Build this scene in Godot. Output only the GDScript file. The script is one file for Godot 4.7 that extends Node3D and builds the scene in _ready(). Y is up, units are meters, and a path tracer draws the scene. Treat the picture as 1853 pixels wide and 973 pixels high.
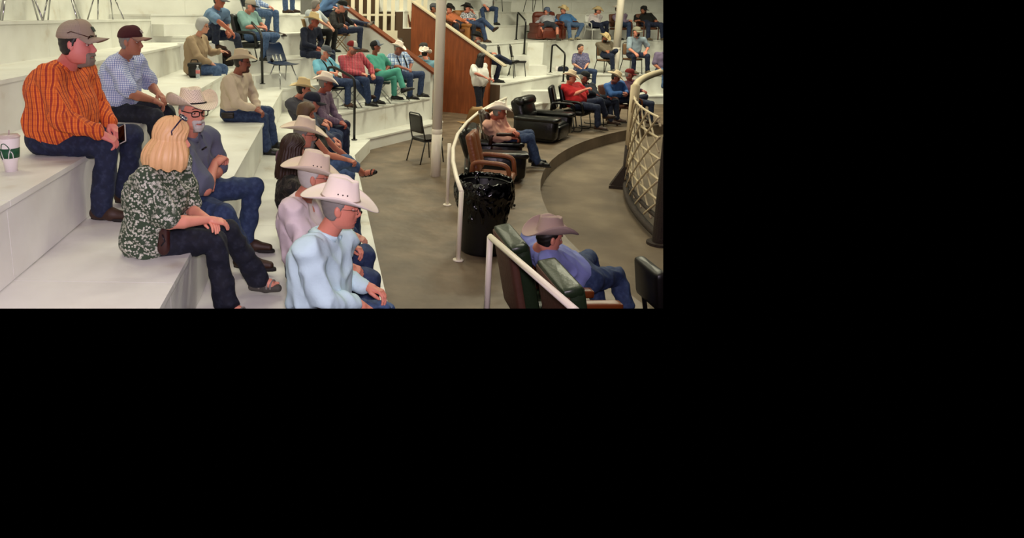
extends Node3D
# Livestock auction barn: stepped white bench tiers round a sale ring, people seated on them.
# Plan coordinates: x to the right, z away from the camera; P(x, y, z) gives the Godot point (y up, camera looks along -Z).

const F := 1180.0
const EYE := 2.75
const PITCH := 0.20796
const FLOOR_Y := 0.13
const LEDGE_Y := 0.38
const RING_Y := -0.12

var mats := {}
var texs := {}
var meshes := {}
var used := {}
var sp := sin(PITCH)
var cp := cos(PITCH)
var edge_right := Vector3()
var edge_low := Vector3()
var clip_from := Vector3()
var wrinkle := FastNoiseLite.new()
var rng := RandomNumberGenerator.new()

func P(x: float, y: float, z: float) -> Vector3:
	return Vector3(x, y, -z)

func at(px: float, py: float, h: float) -> Vector3:      # the point at height h seen at that place of the photograph
	var t := (EYE - h) / (F * sp + (py - 279.0) * cp)
	return Vector3((px - 600.0) * t, h, -(F * cp - (py - 279.0) * sp) * t)

func atz(px: float, py: float, z: float) -> Vector3:
	var t := z / (F * cp - (py - 279.0) * sp)
	return Vector3((px - 600.0) * t, EYE - (F * sp + (py - 279.0) * cp) * t, -z)

# ------------------------------------------------------------------ naming
func numbered(called: String) -> String:
	if not used.has(called):
		used[called] = 0
		return called
	used[called] += 1
	return "%s_%03d" % [called, used[called]]

func tag(o: Node, label: String, category: String, group := "") -> Node:
	o.set_meta("label", label)
	o.set_meta("category", category)
	if group != "":
		o.set_meta("group", group)
	return o

func thing(called: String, label: String, category: String, where: Vector3, turn := 0.0, group := "") -> Node3D:
	var o := Node3D.new()
	o.name = numbered(called)
	add_child(o, true)
	o.position = where
	o.rotation.y = turn
	tag(o, label, category, group)
	return o

func part(called: String, mesh: Mesh, m: Material, parent: Node, xf := Transform3D()) -> MeshInstance3D:
	var o := MeshInstance3D.new()
	o.name = called
	o.mesh = mesh
	if m != null:
		o.material_override = m
	o.transform = xf
	parent.add_child(o, true)
	return o

func structure(called: String) -> Node3D:
	var o := Node3D.new()
	o.name = called
	o.set_meta("kind", "structure")
	add_child(o, true)
	return o

# ------------------------------------------------------------------ materials
func paint(w: int, h: int, fn: Callable) -> ImageTexture:
	var im := Image.create(w, h, false, Image.FORMAT_RGB8)
	for y in h:
		for x in w:
			im.set_pixel(x, y, fn.call(x, y))
	return ImageTexture.create_from_image(im)

func noise_tex(freq: float, ramp: Array, seed_ := 1, kind := FastNoiseLite.TYPE_SIMPLEX, size := 512, octaves := 5) -> NoiseTexture2D:
	var n := FastNoiseLite.new()
	n.seed = seed_
	n.noise_type = kind
	n.frequency = freq
	n.fractal_octaves = octaves
	var t := NoiseTexture2D.new()
	t.width = size
	t.height = size
	t.seamless = true
	t.noise = n
	var g := Gradient.new()
	var offs := PackedFloat32Array()
	var cols := PackedColorArray()
	for r in ramp:
		offs.append(r[0])
		cols.append(r[1])
	g.offsets = offs
	g.colors = cols
	t.color_ramp = g
	return t

func bump_tex(freq: float, strength: float, seed_ := 3, size := 256) -> NoiseTexture2D:
	var key := "bump%s_%s" % [freq, strength]
	if texs.has(key):
		return texs[key]
	var n := FastNoiseLite.new()
	n.seed = seed_
	n.noise_type = FastNoiseLite.TYPE_SIMPLEX
	n.frequency = freq
	n.fractal_octaves = 4
	var t := NoiseTexture2D.new()
	t.width = size
	t.height = size
	t.seamless = true
	t.noise = n
	t.as_normal_map = true
	t.bump_strength = strength
	texs[key] = t
	return t

func mat(c: Color, rough := 0.8, metal := 0.0, tex: Texture2D = null, reps := 1.0, bump := 0.0, bump_freq := 0.03, world := false) -> StandardMaterial3D:
	var key := "%s|%s|%s|%s|%s|%s|%s|%s" % [c.to_html(), rough, metal, tex, reps, bump, bump_freq, world]
	if mats.has(key):
		return mats[key]
	var m := StandardMaterial3D.new()
	m.albedo_color = c
	m.roughness = rough
	m.metallic = metal
	if tex != null:
		m.albedo_texture = tex
	if bump > 0.0:
		m.normal_enabled = true
		m.normal_texture = bump_tex(bump_freq, bump)
		m.normal_scale = 1.0
	if tex != null or bump > 0.0:
		m.uv1_triplanar = true
		m.uv1_world_triplanar = world
		m.uv1_triplanar_sharpness = 6.0
		m.uv1_scale = Vector3.ONE * reps
	mats[key] = m
	return m

func cloth(c: Color, rough := 0.9) -> StandardMaterial3D:
	var g := c.get_luminance()
	c = c.lerp(Color(g, g, g), 0.13)
	return mat(c, rough, 0.0, null, 5.0, 0.7, 0.03)

func patterned(name_: String, reps: float, rough := 0.9) -> StandardMaterial3D:
	return mat(Color.WHITE, rough, 0.0, texs[name_], reps)

# ------------------------------------------------------------------ mesh helpers
func begin() -> SurfaceTool:
	var st := SurfaceTool.new()
	st.begin(Mesh.PRIMITIVE_TRIANGLES)
	return st

func tri(st: SurfaceTool, a: Vector3, b: Vector3, c: Vector3) -> void:
	st.add_vertex(a)
	st.add_vertex(b)
	st.add_vertex(c)

func finish(st: SurfaceTool, smooth := true) -> ArrayMesh:
	if smooth:
		st.index()
	st.generate_normals()
	return st.commit()

# convex solids as lists of polygons (seen from outside, any winding), cut by the limits of what the photograph shows
func prism(plan: Array, y0: float, y1: float) -> Array:
	var n := plan.size()
	var top := PackedVector3Array()
	var low := PackedVector3Array()
	for p in plan:
		top.append(P(p.x, y1, p.y))
		low.append(P(p.x, y0, p.y))
	var faces := [top, low]
	for i in n:
		var j := (i + 1) % n
		faces.append(PackedVector3Array([low[i], low[j], top[j], top[i]]))
	return faces

func cut(faces: Array, n: Vector3, origin: Vector3) -> Array:
	var out := []
	var rim := PackedVector3Array()
	var any := false
	for f: PackedVector3Array in faces:
		for v in f:
			if n.dot(v - origin) > 1e-6:
				any = true
	if not any:
		return faces
	for f: PackedVector3Array in faces:
		var g := PackedVector3Array()
		for i in f.size():
			var a := f[i]
			var b := f[(i + 1) % f.size()]
			var da := n.dot(a - origin)
			var db := n.dot(b - origin)
			if da <= 0.0:
				g.append(a)
			if (da <= 0.0) != (db <= 0.0):
				var q := a.lerp(b, da / (da - db))
				g.append(q)
				rim.append(q)
		if g.size() > 2:
			out.append(g)
	if rim.size() > 2:
		var c := Vector3.ZERO
		for q in rim:
			c += q
		c /= rim.size()
		var u := n.cross(Vector3.UP if absf(n.y) < 0.9 else Vector3.RIGHT).normalized()
		var w := n.cross(u)
		var order := []
		for q in rim:
			order.append([atan2((q - c).dot(w), (q - c).dot(u)), q])
		order.sort_custom(func(a, b): return a[0] < b[0])
		var g := PackedVector3Array()
		for o in order:
			g.append(o[1])
		out.append(g)
	return out

func limits(faces: Array) -> Array:
	return cut(cut(faces, edge_right, Vector3(0, EYE, 0)), edge_low, Vector3(0, EYE, 0))

func add_solid(st: SurfaceTool, faces: Array) -> void:
	var c := Vector3.ZERO
	var n := 0
	for f: PackedVector3Array in faces:
		for v in f:
			c += v
			n += 1
	if n == 0:
		return
	c /= n
	for f: PackedVector3Array in faces:
		var nn := Vector3.ZERO
		for i in range(1, f.size() - 1):
			nn += (f[i] - f[0]).cross(f[i + 1] - f[0])
		var flip := nn.dot(f[0] - c) > 0.0
		for i in range(1, f.size() - 1):
			if flip:
				tri(st, f[0], f[i + 1], f[i])
			else:
				tri(st, f[0], f[i], f[i + 1])

func solid_mesh(list: Array, clip := true) -> ArrayMesh:
	var st := begin()
	st.set_smooth_group(-1)
	for faces in list:
		add_solid(st, limits(faces) if clip else faces)
	st.generate_normals()
	return st.commit()

func box_faces(c: Vector3, s: Vector3, b := Basis()) -> Array:
	var v := []
	for i in 8:
		v.append(c + b * (Vector3(-0.5 if i & 1 == 0 else 0.5, -0.5 if i & 2 == 0 else 0.5, -0.5 if i & 4 == 0 else 0.5) * s))
	var f := []
	for q in [[0, 1, 3, 2], [4, 5, 7, 6], [0, 1, 5, 4], [2, 3, 7, 6], [0, 2, 6, 4], [1, 3, 7, 5]]:
		f.append(PackedVector3Array([v[q[0]], v[q[1]], v[q[2]], v[q[3]]]))
	return f

# a box with chamfered edges
func soft_box(st: SurfaceTool, c: Vector3, s: Vector3, r: float, b := Basis()) -> void:
	grid_into(st, 16, 12, func(u: float, v: float) -> Vector3:
		var a := TAU * u
		var e := PI * (0.5 - v)
		var d := Vector3(cos(a) * cos(e), sin(e), sin(a) * cos(e))
		var m := Vector3(signf(d.x) * pow(absf(d.x), 0.28), signf(d.y) * pow(absf(d.y), 0.28), signf(d.z) * pow(absf(d.z), 0.28))
		var k := maxf(absf(m.x), maxf(absf(m.y), absf(m.z)))
		m /= k
		var h := s * 0.5
		var q := m * h
		var inner := Vector3(clampf(q.x, -h.x + r, h.x - r), clampf(q.y, -h.y + r, h.y - r), clampf(q.z, -h.z + r, h.z - r))
		var o := q - inner
		if o.length() > r:
			o = o.normalized() * r
		return c + b * (inner + o))

func soft_box_mesh(s: Vector3, r: float) -> ArrayMesh:
	var key := "sb%s_%s" % [s, r]
	if not meshes.has(key):
		var st := begin()
		soft_box(st, Vector3.ZERO, s, r)
		meshes[key] = finish(st)
	return meshes[key]

# a surface u (round, closed) by v; seen from outside when fn goes counter-clockwise in u and downwards in v
func grid_into(st: SurfaceTool, nu: int, nv: int, fn: Callable, closed := true, flip := false) -> void:
	var pts := PackedVector3Array()
	var cols := nu if closed else nu + 1
	for j in nv + 1:
		for i in cols:
			pts.append(fn.call(float(i) / nu, float(j) / nv))
	for j in nv:
		for i in nu:
			var i2 := (i + 1) % cols
			var a := pts[j * cols + i]
			var b := pts[j * cols + i2]
			var c := pts[(j + 1) * cols + i2]
			var d := pts[(j + 1) * cols + i]
			if flip:
				if not a.is_equal_approx(b):
					tri(st, a, b, c)
				if not c.is_equal_approx(d):
					tri(st, a, c, d)
			else:
				if not a.is_equal_approx(b):
					tri(st, a, c, b)
				if not c.is_equal_approx(d):
					tri(st, a, d, c)

# a tube along points
func tube_into(st: SurfaceTool, pts: Array, r: float, sides := 8, r_end := -1.0) -> void:
	var n := pts.size()
	var up := Vector3.UP
	var rings := []
	for i in n:
		var d: Vector3 = (pts[mini(i + 1, n - 1)] - pts[maxi(i - 1, 0)]).normalized()
		if absf(d.dot(up)) > 0.97:
			up = Vector3.RIGHT if absf(d.x) < 0.9 else Vector3.FORWARD
		var s := d.cross(up).normalized()
		up = s.cross(d).normalized()
		var rr := r if r_end < 0.0 else lerpf(r, r_end, float(i) / (n - 1))
		var ring := PackedVector3Array()
		for k in sides:
			var a := TAU * k / sides
			ring.append(pts[i] + (s * cos(a) + up * sin(a)) * rr)
		rings.append(ring)
	for i in n - 1:
		for k in sides:
			var k2 := (k + 1) % sides
			tri(st, rings[i][k], rings[i][k2], rings[i + 1][k2])
			tri(st, rings[i][k], rings[i + 1][k2], rings[i + 1][k])
	for k in range(1, sides - 1):
		tri(st, rings[0][0], rings[0][k + 1], rings[0][k])
		tri(st, rings[n - 1][0], rings[n - 1][k], rings[n - 1][k + 1])

func tube(pts: Array, r: float, sides := 8, r_end := -1.0) -> ArrayMesh:
	var st := begin()
	tube_into(st, pts, r, sides, r_end)
	return finish(st)

func bent(pts: Array, steps := 4, amount := 0.3) -> Array:      # the same path with rounded corners
	var out := [pts[0]]
	for i in range(1, pts.size() - 1):
		var a: Vector3 = pts[i].lerp(pts[i - 1], amount)
		var b: Vector3 = pts[i].lerp(pts[i + 1], amount)
		for k in steps + 1:
			var t := float(k) / steps
			out.append(a.lerp(pts[i], t).lerp(pts[i].lerp(b, t), t))
	out.append(pts[-1])
	return out

func lathe(profile: Array, sides := 24) -> ArrayMesh:      # Vector2(radius, y) from top to bottom
	var st := begin()
	grid_into(st, sides, profile.size() - 1, func(u: float, v: float) -> Vector3:
		var p: Vector2 = profile[roundi(v * (profile.size() - 1))]
		return Vector3(cos(TAU * u) * p.x, p.y, sin(TAU * u) * p.x))
	return finish(st)

# ------------------------------------------------------------------ smooth bodies: tapered capsules joined by a smooth minimum, meshed as surface nets
# bone: [a, b, radius at a, radius at b, smoothness]
func net(bones: Array, cell: float, fold := 0.0, clip := false, fold_freq := 5.0) -> ArrayMesh:
	var lo := Vector3.INF
	var hi := -Vector3.INF
	for bn in bones:
		var r := maxf(bn[2], bn[3]) + cell * 3.0 + 0.02
		for e in 2:
			lo = lo.min(bn[e] - Vector3.ONE * r)
			hi = hi.max(bn[e] + Vector3.ONE * r)
	var nx := int((hi.x - lo.x) / cell) + 3
	var ny := int((hi.y - lo.y) / cell) + 3
	var nz := int((hi.z - lo.z) / cell) + 3
	var sy := nx
	var sz := nx * ny
	var f := PackedFloat32Array()
	f.resize(nx * ny * nz)
	f.fill(9.0)
	for bn in bones:
		var a: Vector3 = bn[0]
		var b: Vector3 = bn[1]
		var ra: float = bn[2]
		var dr: float = bn[3] - ra
		var k: float = bn[4]
		var ba := b - a
		var inv := 1.0 / maxf(ba.length_squared(), 1e-9)
		var reach := maxf(ra, ra + dr) + maxf(k * 0.6, 0.0) + cell * 2.0
		var m0 := (a.min(b) - Vector3.ONE * reach - lo) / cell
		var m1 := (a.max(b) + Vector3.ONE * reach - lo) / cell
		var x0 := maxi(int(m0.x), 0)
		var y0 := maxi(int(m0.y), 0)
		var z0 := maxi(int(m0.z), 0)
		var x1 := mini(int(m1.x) + 1, nx - 1)
		var y1 := mini(int(m1.y) + 1, ny - 1)
		var z1 := mini(int(m1.z) + 1, nz - 1)
		var kk := 0.25 / maxf(k, 1e-6)
		for z in range(z0, z1 + 1):
			for y in range(y0, y1 + 1):
				var i := z * sz + y * sy + x0
				var pa := lo + Vector3(x0, y, z) * cell - a
				for x in range(x0, x1 + 1):
					var t := clampf(pa.dot(ba) * inv, 0.0, 1.0)
					var d := (pa - ba * t).length() - ra - dr * t
					var e := f[i]
					var h := k - absf(d - e)
					if h > 0.0:
						f[i] = minf(d, e) - h * h * kk
					elif d < e:
						f[i] = d
					i += 1
					pa.x += cell
	if clip:
		var eye := Vector3(0, EYE, 0) - clip_from
		for z in nz:
			for y in ny:
				var p := lo + Vector3(0, y, z) * cell - eye
				var i := z * sz + y * sy
				for x in nx:
					var d := maxf(edge_right.dot(p), edge_low.dot(p))
					if d > f[i]:
						f[i] = d
					i += 1
					p.x += cell
	var id := PackedInt32Array()
	id.resize(f.size())
	id.fill(-1)
	var verts := PackedVector3Array()
	var norms := PackedVector3Array()
	var idx := PackedInt32Array()
	var lim := cell * 1.8
	var shaped := fold > 0.0
	for z in nz - 1:
		for y in ny - 1:
			var i := z * sz + y * sy - 1
			for x in nx - 1:
				i += 1
				var f0 := f[i]
				if f0 > lim or f0 < -lim:
					continue
				var f1 := f[i + 1]
				var f2 := f[i + sy]
				var f3 := f[i + sy + 1]
				var f4 := f[i + sz]
				var f5 := f[i + sz + 1]
				var f6 := f[i + sz + sy]
				var f7 := f[i + sz + sy + 1]
				var s := f0 < 0.0
				if (f1 < 0.0) == s and (f2 < 0.0) == s and (f3 < 0.0) == s and (f4 < 0.0) == s and (f5 < 0.0) == s and (f6 < 0.0) == s and (f7 < 0.0) == s:
					continue
				var g := Vector3(f1 - f0 + f3 - f2 + f5 - f4 + f7 - f6, f2 - f0 + f3 - f1 + f6 - f4 + f7 - f5, f4 - f0 + f5 - f1 + f6 - f2 + f7 - f3)
				var gl := maxf(g.length(), 1e-6)
				# the mean of the crossings
				var c := Vector3.ZERO
				var n := 0
				if (f0 < 0.0) != (f1 < 0.0): c += Vector3(f0 / (f0 - f1), 0, 0); n += 1
				if (f2 < 0.0) != (f3 < 0.0): c += Vector3(f2 / (f2 - f3), 1, 0); n += 1
				if (f4 < 0.0) != (f5 < 0.0): c += Vector3(f4 / (f4 - f5), 0, 1); n += 1
				if (f6 < 0.0) != (f7 < 0.0): c += Vector3(f6 / (f6 - f7), 1, 1); n += 1
				if (f0 < 0.0) != (f2 < 0.0): c += Vector3(0, f0 / (f0 - f2), 0); n += 1
				if (f1 < 0.0) != (f3 < 0.0): c += Vector3(1, f1 / (f1 - f3), 0); n += 1
				if (f4 < 0.0) != (f6 < 0.0): c += Vector3(0, f4 / (f4 - f6), 1); n += 1
				if (f5 < 0.0) != (f7 < 0.0): c += Vector3(1, f5 / (f5 - f7), 1); n += 1
				if (f0 < 0.0) != (f4 < 0.0): c += Vector3(0, 0, f0 / (f0 - f4)); n += 1
				if (f1 < 0.0) != (f5 < 0.0): c += Vector3(1, 0, f1 / (f1 - f5)); n += 1
				if (f2 < 0.0) != (f6 < 0.0): c += Vector3(0, 1, f2 / (f2 - f6)); n += 1
				if (f3 < 0.0) != (f7 < 0.0): c += Vector3(1, 1, f3 / (f3 - f7)); n += 1
				var v := lo + (Vector3(x, y, z) + c / n) * cell
				var nn := g / gl
				if shaped:
					var q := v * fold_freq
					v += nn * (fold * (0.45 + wrinkle.get_noise_3d(q.x + q.y * 0.5, q.y * 0.75 - q.x * 0.4, q.z * 1.2)))
				id[i] = verts.size()
				verts.append(v)
				norms.append(nn)
				# quads round the three edges that meet at this cell's first corner
				if y > 0 and z > 0 and s != (f1 < 0.0):
					quad(idx, id[i - sy - sz], id[i - sz], id[i], id[i - sy], s)
				if x > 0 and z > 0 and s != (f2 < 0.0):
					quad(idx, id[i - 1 - sz], id[i - 1], id[i], id[i - sz], s)
				if x > 0 and y > 0 and s != (f4 < 0.0):
					quad(idx, id[i - 1 - sy], id[i - sy], id[i], id[i - 1], s)
	var arr := []
	arr.resize(Mesh.ARRAY_MAX)
	arr[Mesh.ARRAY_VERTEX] = verts
	arr[Mesh.ARRAY_NORMAL] = norms
	arr[Mesh.ARRAY_INDEX] = idx
	var am := ArrayMesh.new()
	if idx.is_empty():
		return am
	am.add_surface_from_arrays(Mesh.PRIMITIVE_TRIANGLES, arr)
	if shaped:
		var st := SurfaceTool.new()
		st.create_from(am, 0)
		st.generate_normals()
		return st.commit()
	return am

func quad(idx: PackedInt32Array, a: int, b: int, c: int, d: int, s: bool) -> void:
	if a < 0 or b < 0 or c < 0 or d < 0:
		return
	if s:
		idx.append_array(PackedInt32Array([a, c, b, a, d, c]))
	else:
		idx.append_array(PackedInt32Array([a, b, c, a, c, d]))

# ------------------------------------------------------------------ heads (own axes: x forward, y up, z to the person's right; origin between the ears at eye height)
const HEAD_Y := [0.126, 0.118, 0.1, 0.07, 0.03, 0.0, -0.03, -0.06, -0.09, -0.112, -0.126]
const HEAD_W := [0.0, 0.03, 0.05, 0.068, 0.076, 0.075, 0.071, 0.065, 0.055, 0.04, 0.0]
const HEAD_F := [0.0, 0.035, 0.062, 0.083, 0.089, 0.086, 0.085, 0.084, 0.083, 0.074, 0.0]
const HEAD_B := [0.0, 0.045, 0.072, 0.094, 0.101, 0.097, 0.087, 0.07, 0.052, 0.035, 0.0]

func table(t: Array, y: float) -> float:
	for i in range(1, HEAD_Y.size()):
		if y >= HEAD_Y[i]:
			var k: float = (y - HEAD_Y[i]) / (HEAD_Y[i - 1] - HEAD_Y[i])
			return lerpf(t[i], t[i - 1], k)
	return 0.0

func bell(x: float, w: float) -> float:
	return exp(-x * x / (w * w))

func head_point(a: float, y: float, add: float, fat := 0.0) -> Vector3:
	var w := table(HEAD_W, y)
	var c := cos(a)
	var s := sin(a)
	var d := table(HEAD_F, y) if c > 0.0 else table(HEAD_B, y)
	if fat != 0.0 and y < 0.02:
		var j := bell(y + 0.07, 0.06) * fat
		w += 0.016 * j
		d += 0.008 * j
	var p := Vector3(c * d, y, s * w)
	if c > 0.0:
		var az := p.z
		p.x += 0.026 * bell(az, 0.012) * bell(y + 0.036, 0.02) + 0.013 * bell(az, 0.011) * bell(y + 0.012, 0.022)      # nose
		p.x += 0.006 * bell(absf(az) - 0.014, 0.008) * bell(y + 0.045, 0.01)                # nostrils
		p.x += 0.006 * bell(y - 0.024, 0.011) * bell(az, 0.05)                               # brow
		p.x -= 0.011 * bell(absf(az) - 0.032, 0.015) * bell(y - 0.002, 0.013)                 # sockets
		p.x += 0.005 * bell(absf(az) - 0.042, 0.02) * bell(y + 0.03, 0.02)                    # cheeks
		p.x += 0.007 * bell(az, 0.024) * (bell(y + 0.066, 0.006) + bell(y + 0.08, 0.007))       # lips
		p.x -= 0.004 * bell(az, 0.026) * bell(y + 0.0725, 0.0035)
		p.x += 0.009 * bell(az, 0.022) * bell(y + 0.108, 0.014)                                # chin
	if add != 0.0:
		p += Vector3(p.x, p.y * 0.8, p.z).normalized() * add
	return p

func head_grid(st: SurfaceTool, nu: int, nv: int, fat: float, mask = null) -> void:
	grid_into(st, nu, nv, func(u: float, v: float) -> Vector3:
		var q := u * 2.0 - 1.0
		var a := PI * (0.5 * q + 0.5 * q * q * q)
		var y := 0.126 * cos(PI * v)
		y = lerpf(y, 0.126 - 0.252 * v, 0.5)
		return head_point(a, y, mask.call(a, y) if mask != null else 0.0, fat))

func head_mesh(lod: int, fat: float) -> ArrayMesh:
	var key := "head%d_%s" % [lod, fat]
	if meshes.has(key):
		return meshes[key]
	var st := begin()
	head_grid(st, [48, 26, 18][lod], [44, 24, 16][lod], fat)
	for s in [-1.0, 1.0]:      # ears
		grid_into(st, 12, 7, func(u: float, v: float) -> Vector3:
			var e := PI * (0.5 - v)
			var d := Vector3(cos(TAU * u) * cos(e), sin(e), sin(TAU * u) * cos(e))
			var p := d * Vector3(0.02, 0.032, 0.011)
			p.z *= 1.0 + 0.4 * bell(Vector2(d.x, d.y).length() - 0.8, 0.25)
			return Vector3(-0.008, -0.012, s * 0.077) + Basis(Vector3.UP, s * 0.35) * (Basis(Vector3(0, 0, 1), 0.2) * p))
	meshes[key] = finish(st)
	return meshes[key]

# hair and beards are shells that rise out of the skin where the mask is positive
func shell(key: String, lod: int, fat: float, mask: Callable) -> ArrayMesh:
	key = "%s_%d_%s" % [key, lod, fat]
	if not meshes.has(key):
		var st := begin()
		head_grid(st, [48, 28, 20][lod], [36, 24, 16][lod], fat, mask)
		meshes[key] = finish(st)
	return meshes[key]

func short_hair(a: float, y: float) -> float:
	var back := absf(a) / PI
	var low := lerpf(0.062, -0.07, smoothstep(0.3, 0.62, back))
	return lerpf(-0.012, 0.007 + 0.003 * sin(a * 23.0) * sin(y * 190.0), smoothstep(low - 0.012, low + 0.012, y))

func thick_hair(a: float, y: float) -> float:
	var back := absf(a) / PI
	var low := lerpf(0.055, -0.075, smoothstep(0.22, 0.5, back))
	return lerpf(-0.015, 0.026 + 0.004 * sin(a * 17.0 + y * 60.0), smoothstep(low - 0.02, low + 0.015, y))

func goatee(a: float, y: float) -> float:
	var z := absf(sin(a)) * 0.06
	var m := 0.0
	if cos(a) > 0.0:
		m = smoothstep(0.04, 0.028, z) * (smoothstep(-0.074, -0.084, y) + bell(y + 0.058, 0.008) * 1.0)
		m = maxf(m, bell(z - 0.029, 0.008) * smoothstep(-0.05, -0.062, y))
	return lerpf(-0.01, 0.019, clampf(m, 0.0, 1.0)) + 0.002 * sin(a * 40.0 + y * 300.0)

func full_beard(a: float, y: float) -> float:
	var m := smoothstep(-0.035, -0.06, y) * smoothstep(-0.15, 0.1, cos(a))
	m *= 1.0 - 0.9 * bell(y + 0.0725, 0.006) * bell(sin(a) * 0.06, 0.02)
	return lerpf(-0.01, 0.013, clampf(m, 0.0, 1.0)) + 0.002 * sin(a * 40.0 + y * 300.0)

func moustache(a: float, y: float) -> float:
	var m := bell(y + 0.058, 0.008) * smoothstep(0.04, 0.03, absf(sin(a)) * 0.06) if cos(a) > 0.0 else 0.0
	return lerpf(-0.01, 0.01, m)

# long hair hanging round the head: open in front between the angles +-face
func long_hair(parent: Node, m: Material, xf: Transform3D, length: float, face: float, flare: float, lod: int, tint: Material = null) -> void:
	var st := begin()
	var nu := 260 if lod == 0 else 60
	grid_into(st, nu, 26, func(u: float, v: float) -> Vector3:
		var side := 1.0
		var q := u * 2.0
		if q > 1.0:      # the inner face of the shell, on the way back
			q = 2.0 - q
			side = 0.0
		var a := lerpf(face, TAU - face, q)
		var strand := 0.0018 * sin(q * 330.0 + sin(v * 7.0) * 1.5) + 0.0026 * sin(q * 131.0 + v * 3.0) + 0.003 * sin(q * 47.0 - v * 2.0)
		var thick := (0.02 + strand) if side > 0.5 else 0.004
		var p: Vector3
		if v < 0.45:
			var y := lerpf(0.124, 0.0, sin(v / 0.45 * PI * 0.5) ** 1.6)
			var af := a
			if v < 0.3:      # the crown is covered all round, with a fringe in front
				af = lerpf(lerpf(0.0, TAU, q), a, smoothstep(0.16, 0.3, v))
			p = head_point(af, y, thick)
		else:
			var t := (v - 0.45) / 0.55
			p = head_point(a, 0.0, thick)
			var k := 1.0 + flare * sin(minf(t * 1.25, 1.0) * PI * 0.62)
			p = Vector3(p.x * k - 0.012 * t, -length * t, p.z * k)
			if t > 0.85:
				p.x *= 1.0 - (t - 0.85) * 0.5
				p.z *= 1.0 - (t - 0.85) * 0.5
			p.y += 0.008 * sin(q * 57.0) * t
		return p)
	part("hair", finish(st), m, parent, xf)

# ------------------------------------------------------------------ hats
func cowboy_hat(curl: float, tall: float, wide: float) -> ArrayMesh:
	var key := "cowboy%s_%s_%s" % [curl, tall, wide]
	if meshes.has(key):
		return meshes[key]
	var st := begin()
	grid_into(st, 48, 34, func(u: float, v: float) -> Vector3:
		var c := cos(TAU * u)
		var s := sin(TAU * u)
		var bx := 0.106
		var bz := 0.086
		var tx := 0.082
		var tz := 0.06
		if v < 0.32:
			var r := v / 0.32
			var x := tx * r * c
			var z := tz * r * s
			var y := tall - 0.026 * bell(z, 0.02) * (1.0 - 0.9 * r ** 4) - 0.012 * bell(Vector2(x - 0.05, absf(z) - 0.04).length(), 0.02)
			y -= 0.008 * maxf(c, 0.0) * r + 0.006 * r ** 4
			return Vector3(x, y, z)
		if v < 0.56:
			var t := (v - 0.32) / 0.24
			var y0 := tall - 0.0026 * bell(tz * s, 0.02) - 0.008 * maxf(c, 0.0) - 0.006 - 0.012 * bell(Vector2(tx * c - 0.05, absf(tz * s) - 0.04).length(), 0.02)
			var k := smoothstep(0.0, 1.0, t)
			var pinch := 1.0 - 0.1 * bell(absf(s) - 0.75, 0.3) * maxf(c, 0.0) * (1.0 - t)
			return Vector3(lerpf(tx, bx, k * 0.4 + t * 0.6) * c, lerpf(y0, 0.0, t), lerpf(tz, bz, k * 0.4 + t * 0.6) * s * pinch)
		var under := v > 0.8
		var t2 := (v - 0.56) / 0.22 if not under else (1.0 - v) / 0.2
		t2 = clampf(t2, 0.0, 1.0)
		var ax := lerpf(bx, 0.198 * wide, t2)
		var az := lerpf(bz, 0.165 * wide, t2)
		var up := curl * absf(s) ** 2.2 * t2 ** 1.7 - 0.022 * t2 * absf(c) ** 2.0 - 0.012 * t2 * t2 * maxf(c, 0.0)
		az -= 0.35 * maxf(curl, 0.0) * absf(s) * t2 ** 2.0
		return Vector3(ax * c, up - (0.006 if under else 0.0), az * s))
	meshes[key] = finish(st)
	return meshes[key]

func hat_band(wide := 0.016) -> ArrayMesh:
	var key := "band%s" % wide
	if not meshes.has(key):
		var st := begin()
		grid_into(st, 40, 4, func(u: float, v: float) -> Vector3:
			var y := [wide + 0.001, wide, wide * 0.5, 0.001, 0.0][roundi(v * 4.0)] as float
			var k := [0.0995, 0.108, 0.109, 0.1105, 0.1][roundi(v * 4.0)] as float
			return Vector3(k * cos(TAU * u), y, k * 0.815 * sin(TAU * u)))
		meshes[key] = finish(st)
	return meshes[key]

func cap_dome(part_: int) -> ArrayMesh:      # 0 whole crown, 1 the front panels standing a little proud
	var key := "dome%d" % part_
	if meshes.has(key):
		return meshes[key]
	var st := begin()
	grid_into(st, 36, 14, func(u: float, v: float) -> Vector3:
		var a := TAU * u
		var k := 1.0
		if part_ == 1:
			a = lerpf(-1.0, 1.0, u)
			k = 1.022
		var e := PI * 0.5 * v
		var r := sin(e) ** 0.8
		var y := 0.098 * cos(e) + 0.012 * maxf(cos(a), 0.0) * sin(e * 2.0)
		if part_ == 0 and v > 0.93:
			r *= 0.9
		return Vector3((0.107 if cos(a) > 0.0 else 0.11) * r * cos(a) * k, y * k + 0.022 + 0.004 * sin(a * 6.0) * 0.3, 0.089 * r * sin(a) * k), part_ == 0)
	meshes[key] = finish(st)
	return meshes[key]

func cap_bill() -> ArrayMesh:
	if meshes.has("bill"):
		return meshes["bill"]
	var st := begin()
	grid_into(st, 20, 8, func(u: float, v: float) -> Vector3:
		var a := lerpf(-1.15, 1.15, u)
		var t := v * 2.0
		var dy := 0.004
		if t > 1.0:
			t = 2.0 - t
			dy = -0.004
		var base := Vector3(0.104 * cos(a), 0.024, 0.087 * sin(a))
		var out := 0.088 * t * (1.0 - 0.12 * (a / 1.15) ** 2)
		var q := base + Vector3(out * pow(maxf(cos(a * 0.9), 0.0), 0.4), -0.008 * t - 0.034 * t * sin(a) ** 2 + dy, 0.0)
		return q, false)
	meshes["bill"] = finish(st)
	return meshes["bill"]

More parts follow.
